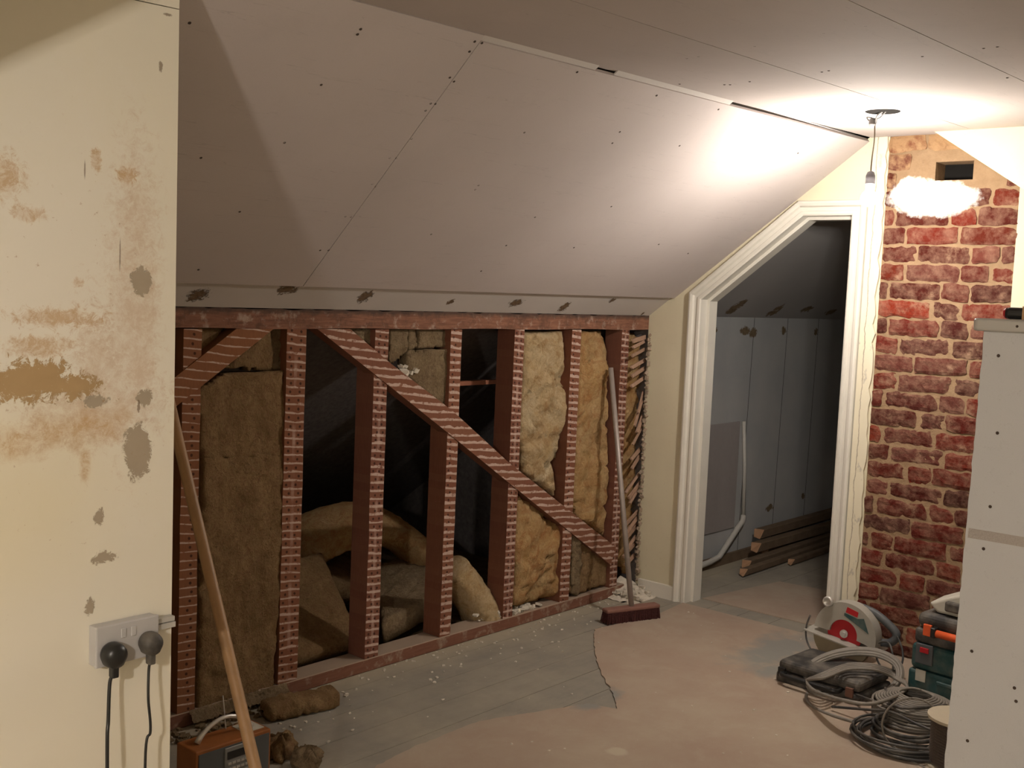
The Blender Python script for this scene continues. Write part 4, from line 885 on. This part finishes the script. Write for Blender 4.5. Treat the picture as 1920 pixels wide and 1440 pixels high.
bm = B(); tube(bm,spline([SP(.20,.03,.05),SP(.235,-.02,.03),SP(.245,-.07,.0),SP(.20,-.11,-.01),SP(.15,-.08,.0),SP(.13,-.02,.02),SP(.18,.0,.02),SP(.215,-.05,-.01),SP(.225,-.12,-.03)],8),.0042,8); fin('power_cord', bm, M['cable_b'], smooth=True, parent=saw)
bm = B(); tube(bm,spline([SP(-.145,.05,-.02),SP(-.155,.0,-.03),SP(-.14,-.05,-.05),SP(-.09,-.095,-.08),SP(-.05,-.115,-.12)],8),.004,8); fin('cord_loop', bm, M['cable_b'], smooth=True, parent=saw)
# low black tool case in front of the saw
bm = B(); a_ = P(1503,1232,2,.085); Mb = Matrix.Translation(V((-.60,-1.335,0)))@Matrix.Rotation(math.radians(-4),4,'Z')
lc = thing('tool_case','low dusty black tool case under the big cable loop','tool case',(-.60,-1.335,0))
bm = B(); box(bm,(-.11,-.19,.002),(.15,.17,.045),Mb); fin('case_base', bm, M['dusty_black'], parent=lc, mods=[('BEVEL',dict(width=.012,segments=3))])
bm = B(); box(bm,(-.105,-.185,.047),(.145,.165,.092),Mb); fin('case_lid', bm, M['dusty_black'], parent=lc, mods=[('BEVEL',dict(width=.018,segments=3))])
bm = B(); tube(bm,spline([Mb@V((-.105,.13,.045)),Mb@V((-.14,.12,.045)),Mb@V((-.145,.0,.045)),Mb@V((-.14,-.10,.045)),Mb@V((-.105,-.11,.045))],5),.010,8); fin('handle', bm, M['drkplastic'], smooth=True, parent=lc)
for yy in (.14,-.15):
    bm = B(); box(bm,(-.118,yy-.015,.03),(-.108,yy+.015,.065),Mb); fin('catch', bm, simple('dull brown catch',(.20,.10,.07)) if yy<0 else M['drkplastic'], parent=lc)
# stacked cases at the right
def CB(y0,y1,z0,z1,x0=-.40,x1=-.12,ang=-6,piv=(-.40,-1.57)):
    return Matrix.Translation(V((piv[0],piv[1],0)))@Matrix.Rotation(math.radians(ang),4,'Z'),(0,y0,z0),(x1-x0,y1,z1)
st = thing('tool_case','teal and black tool case on the floor, lower of the two stacked cases','tool case',(-.3,-1.76,0))
Mx,a_,b_ = CB(-.38,.0,.002,.095); bm = B(); box(bm,a_,b_,Mx); fin('case_base', bm, M['teal'], parent=st, mods=[('BEVEL',dict(width=.012,segments=3))])
Mx,a_,b_ = CB(-.375,-.005,.097,.20); bm = B(); box(bm,a_,b_,Mx); fin('case_lid', bm, M['teal'], parent=st, mods=[('BEVEL',dict(width=.020,segments=3))])
bm = B(); box(bm,(-.012,-.10,.125),(-.001,-.03,.205),Mx); lt = fin('latch', bm, M['grey_p'], parent=st, label='grey latch with a red button', mods=[('BEVEL',dict(width=.004,segments=2))])
bm = B(); box(bm,(-.017,-.085,.172),(-.010,-.05,.192),Mx); fin('latch_button', bm, M['red_p'], parent=lt, mods=[('BEVEL',dict(width=.002,segments=2))])
bm = B(); box(bm,(-.006,-.075,.055),(-.001,-.035,.100),Mx); fin('label_patch', bm, M['beige'], parent=st)
bm = B(); box(bm,(-.010,-.34,.06),(-.0005,-.12,.075),Mx); fin('moulded_rib', bm, M['teal'], parent=st, mods=[('BEVEL',dict(width=.003,segments=1))])
s2_ = thing('tool_case','black tool case with orange handle, on top of the teal case','tool case',(-.3,-1.76,.2))
Mx,a_,b_ = CB(-.40,-.015,.203,.262,x0=-.40,x1=-.10); bm = B(); box(bm,a_,b_,Mx); fin('case_base', bm, M['dusty_black'], parent=s2_, mods=[('BEVEL',dict(width=.014,segments=3))])
Mx,a_,b_ = CB(-.395,-.02,.264,.325,x0=-.40,x1=-.10); bm = B(); box(bm,a_,b_,Mx); fin('case_lid', bm, M['dusty_black'], parent=s2_, mods=[('BEVEL',dict(width=.026,segments=4))])
bm = B(); tube(bm,[Mx@V((-.022,-.115,.262)),Mx@V((-.022,-.30,.262))],.015,12); fin('handle', bm, M['orange_p'], smooth=True, parent=s2_, label='orange grip')
bm = B(); box(bm,(-.014,-.088,.240),(-.001,-.055,.285),Mx); fin('catch', bm, M['orange_p'], parent=s2_, label='orange catch', mods=[('BEVEL',dict(width=.003,segments=2))])
for q in (-.102,-.31):
    bm = B(); box(bm,(-.03,q-.010,.243),(.002,q+.010,.282),Mx); fin('handle_bracket', bm, M['drkplastic'], parent=s2_, mods=[('BEVEL',dict(width=.003,segments=1))])
# pale machine on top
sm = thing('power_tool','dusty beige and grey power tool resting on the black case','power tool',(-.28,-1.80,.327))
bm = B(); pf = [(-.085,.328),(-.05,.36),(-.14,.405),(-.22,.44),(-.34,.44),(-.36,.33)]
prism(bm,[Mx@V((.03,a,b)) for a,b in pf],(.15,0,0)); fin('tool_body', bm, M['beige'], parent=sm, mods=[('BEVEL',dict(width=.010,segments=3))])
bm = B(); box(bm,(.012,-.20,.345),(.04,-.12,.385),Mx); fin('tool_grip', bm, M['dusty_black'], parent=sm, mods=[('BEVEL',dict(width=.008,segments=2))])
bm = B(); lathe(bm,[(.026,0),(.03,.01),(.03,.03),(.02,.036),(.001,.036)],Mx@Matrix.Translation(V((.03,-.245,.405)))@Matrix.Rotation(-math.pi/2,4,'Y'),20); fin('tool_dial', bm, M['beige'], smooth=True, parent=sm)
# ---- cable coils ----
def coil(name, loops, r, mat_, label, k_=6, group='cable coils by the tools'):
    bm = B()
    for lp in loops: tube(bm, spline(lp,k_), r, 8)
    return fin(name, bm, M[mat_], smooth=True, label=label, cat='cable', group=group)
# big loop: tilted plane leaning over the black case, tied at its left end
Q1 = P(1509,1280,2,.03); n1_ = V((-.55,-.30,1.0)).normalized()
L1 = []; path1 = []
ctr = [(1513,1272),(1522,1247),(1556,1229),(1600,1221),(1645,1224),(1679,1241),(1688,1266),(1672,1292),(1640,1310),(1600,1316),(1560,1311),(1527,1300)]
for j in range(8):
    o_ = j*2.2-7
    for (u,v) in ctr:
        du = (u-1600)/90; dv = (v-1270)/50; q = PL(u-du*o_*.7,v-dv*o_*.8,Q1+n1_*(.004*(j%3)),n1_)
        path1.append(V((q.x,q.y,max(q.z,.008+.005*(j%2)))))
path2 = []
ct2 = [(1513,1275),(1545,1262),(1590,1246),(1640,1247),(1676,1262),(1700,1290),(1640,1318),(1580,1312),(1530,1296)]
Q2 = P(1513,1280,2,.10)
for j in range(4):
    for (u,v) in ct2:
        q = P(u,v+j*5*(1 if v<1270 else .5),2,.112 if 1530<u<1665 else .07); path2.append(q+V((0,0,j*.004)))
path3 = []
tail = [P(1513,1300,2,.012),P(1512,1312,2,.01),P(1528,1328,2,.006),P(1560,1341,2,.009),P(1600,1353,2,.010)]
coil('cable_coil',[path1,path2[:],tail],.0058,'cable','large loose loop of grey cable tied at its left end over the black case')
bm = B(); tube(bm,[P(1512,1262,2,.05),P(1513,1270,2,.045)],.016,12); 
# neat flat spiral
cc = P(1716,1301,2,.10); bm = B(); pth = []
for i in range(9*28):
    a = 2*math.pi*i/28; t = i/(9*28); r_ = .055+.085*t; pth.append(V((cc.x+r_*math.cos(a),cc.y+r_*math.sin(a),.10-.03*t+.002*math.sin(a*3))))
p2_ = []
for i in range(6*28):
    a = 2*math.pi*i/28; t = i/(6*28); p2_.append(V((cc.x+(.145-.01*math.sin(a*2+t*5))*math.cos(a),cc.y+.145*math.sin(a),.066-.056*t)))
bm = B(); tube(bm,pth,.0048,7); tube(bm,p2_,.0048,7); fin('cable_coil', bm, M['cable'], smooth=True, label='neat round coil of grey cable lying flat near the partition edge', cat='cable', group='cable coils by the tools')
# dark floor coil
c3 = P(1697,1378,2,.03); bm = B(); pth = []
for i in range(9*30):
    a = 2*math.pi*i/30; t = i/270; j = int(i/30); r_ = .163+.012*math.sin(j*2.3)+.010*math.sin(a*2+j); pth.append(V((c3.x+r_*math.cos(a)+.01*math.sin(j*1.7),c3.y+r_*math.sin(a),.010+.0075*(j%5)+.006*max(0,math.sin(a+j)))))
tube(bm,pth,.0048,7); fin('cable_coil', bm, M['cable_b'], smooth=True, label='wide dark cable coil flat on the floor with an empty centre', cat='cable', group='cable coils by the tools')
bm = B(); pth = []
for i in range(5*30):
    a = 2*math.pi*i/30; j = int(i/30); r_ = .105+.012*math.sin(j*2.3)+.008*math.sin(a*3+j); pth.append(V((c3.x+.05+r_*math.cos(a),c3.y+.01+r_*math.sin(a),.010+.0095*j)))
tube(bm,pth,.0065,7); fin('cable_coil', bm, M['dusty_black'], smooth=True, label='small black flex coil inside the wide dark coil', cat='cable', group='cable coils by the tools')
# upright single loop
n4 = V((-.92,-.38,.12)); Q4 = P(1709,1410,2,.006); bm = B(); pth = []
for i in range(40):
    a = math.pi/2+2*math.pi*i/39*1.0; q = PL(1709+55*math.cos(a),1360-51*math.sin(a),Q4,n4); pth.append(V((q.x,q.y,max(q.z,.006))))
pth += [P(1680,1312,2,.16),P(1650,1300,2,.12)]
pth2 = [P(u,v,2,.006) for u,v in [(1602,1350),(1606,1368),(1625,1388),(1655,1403),(1690,1420),(1735,1440),(1760,1460)]]
tube(bm,spline(pth[:40],2),.0036,7); tube(bm,spline(pth2,6),.0036,7); fin('cable_coil', bm, M['cable'], smooth=True, label='single thin cable loop standing upright in front of the dark coil', cat='cable', group='cable coils by the tools')
bm = B(); tube(bm,spline([P(1560,1325,2,.02),P(1620,1330,2,.05),P(1670,1335,2,.075),P(1720,1358,2,.07),P(1762,1375,2,.06)],6),.005,8); tube(bm,spline([P(1600,1300,2,.04),P(1650,1318,2,.07),P(1700,1326,2,.085),P(1770,1330,2,.08)],6),.005,8); tube(bm,spline([P(1660,1290,2,.08),P(1672,1318,2,.085),P(1700,1328,2,.088),P(1775,1322,2,.09)],6),.005,8)
fin('loose_cable', bm, M['cable_b'], smooth=True, label='dark loose cable strands draped between the big loop and the flat coil', cat='cable')
# reel mostly behind the partition
rc_ = P(1800,1345,2,.17); rl = thing('cable_reel','cable reel with a pale round flange, half hidden by the partition','reel',(rc_.x,rc_.y,0))
bm = B(); Mr = Matrix.Translation(V((rc_.x,rc_.y,0)))

chip = simple('pale chipboard',(.46,.40,.30),.7,.2,.06)
for za in (.163,.002): bm = B(); lathe(bm,[(.10,za),(.10,za+.009)],Mr,40); fin('flange', bm, chip, parent=rl)
pf = [(.06,.011)]
for i in range(16): pf += [(.082,.014+i*.0092),(.088,.0185+i*.0092)]
pf.append((.06,.162)); bm = B(); lathe(bm,pf,Mr,32); fin('wound_cable', bm, simple('brown wound cable',(.10,.075,.06),.5,.4,.1), parent=rl)
for o in bpy.data.objects:
    if '_w' in o: del o['_w']
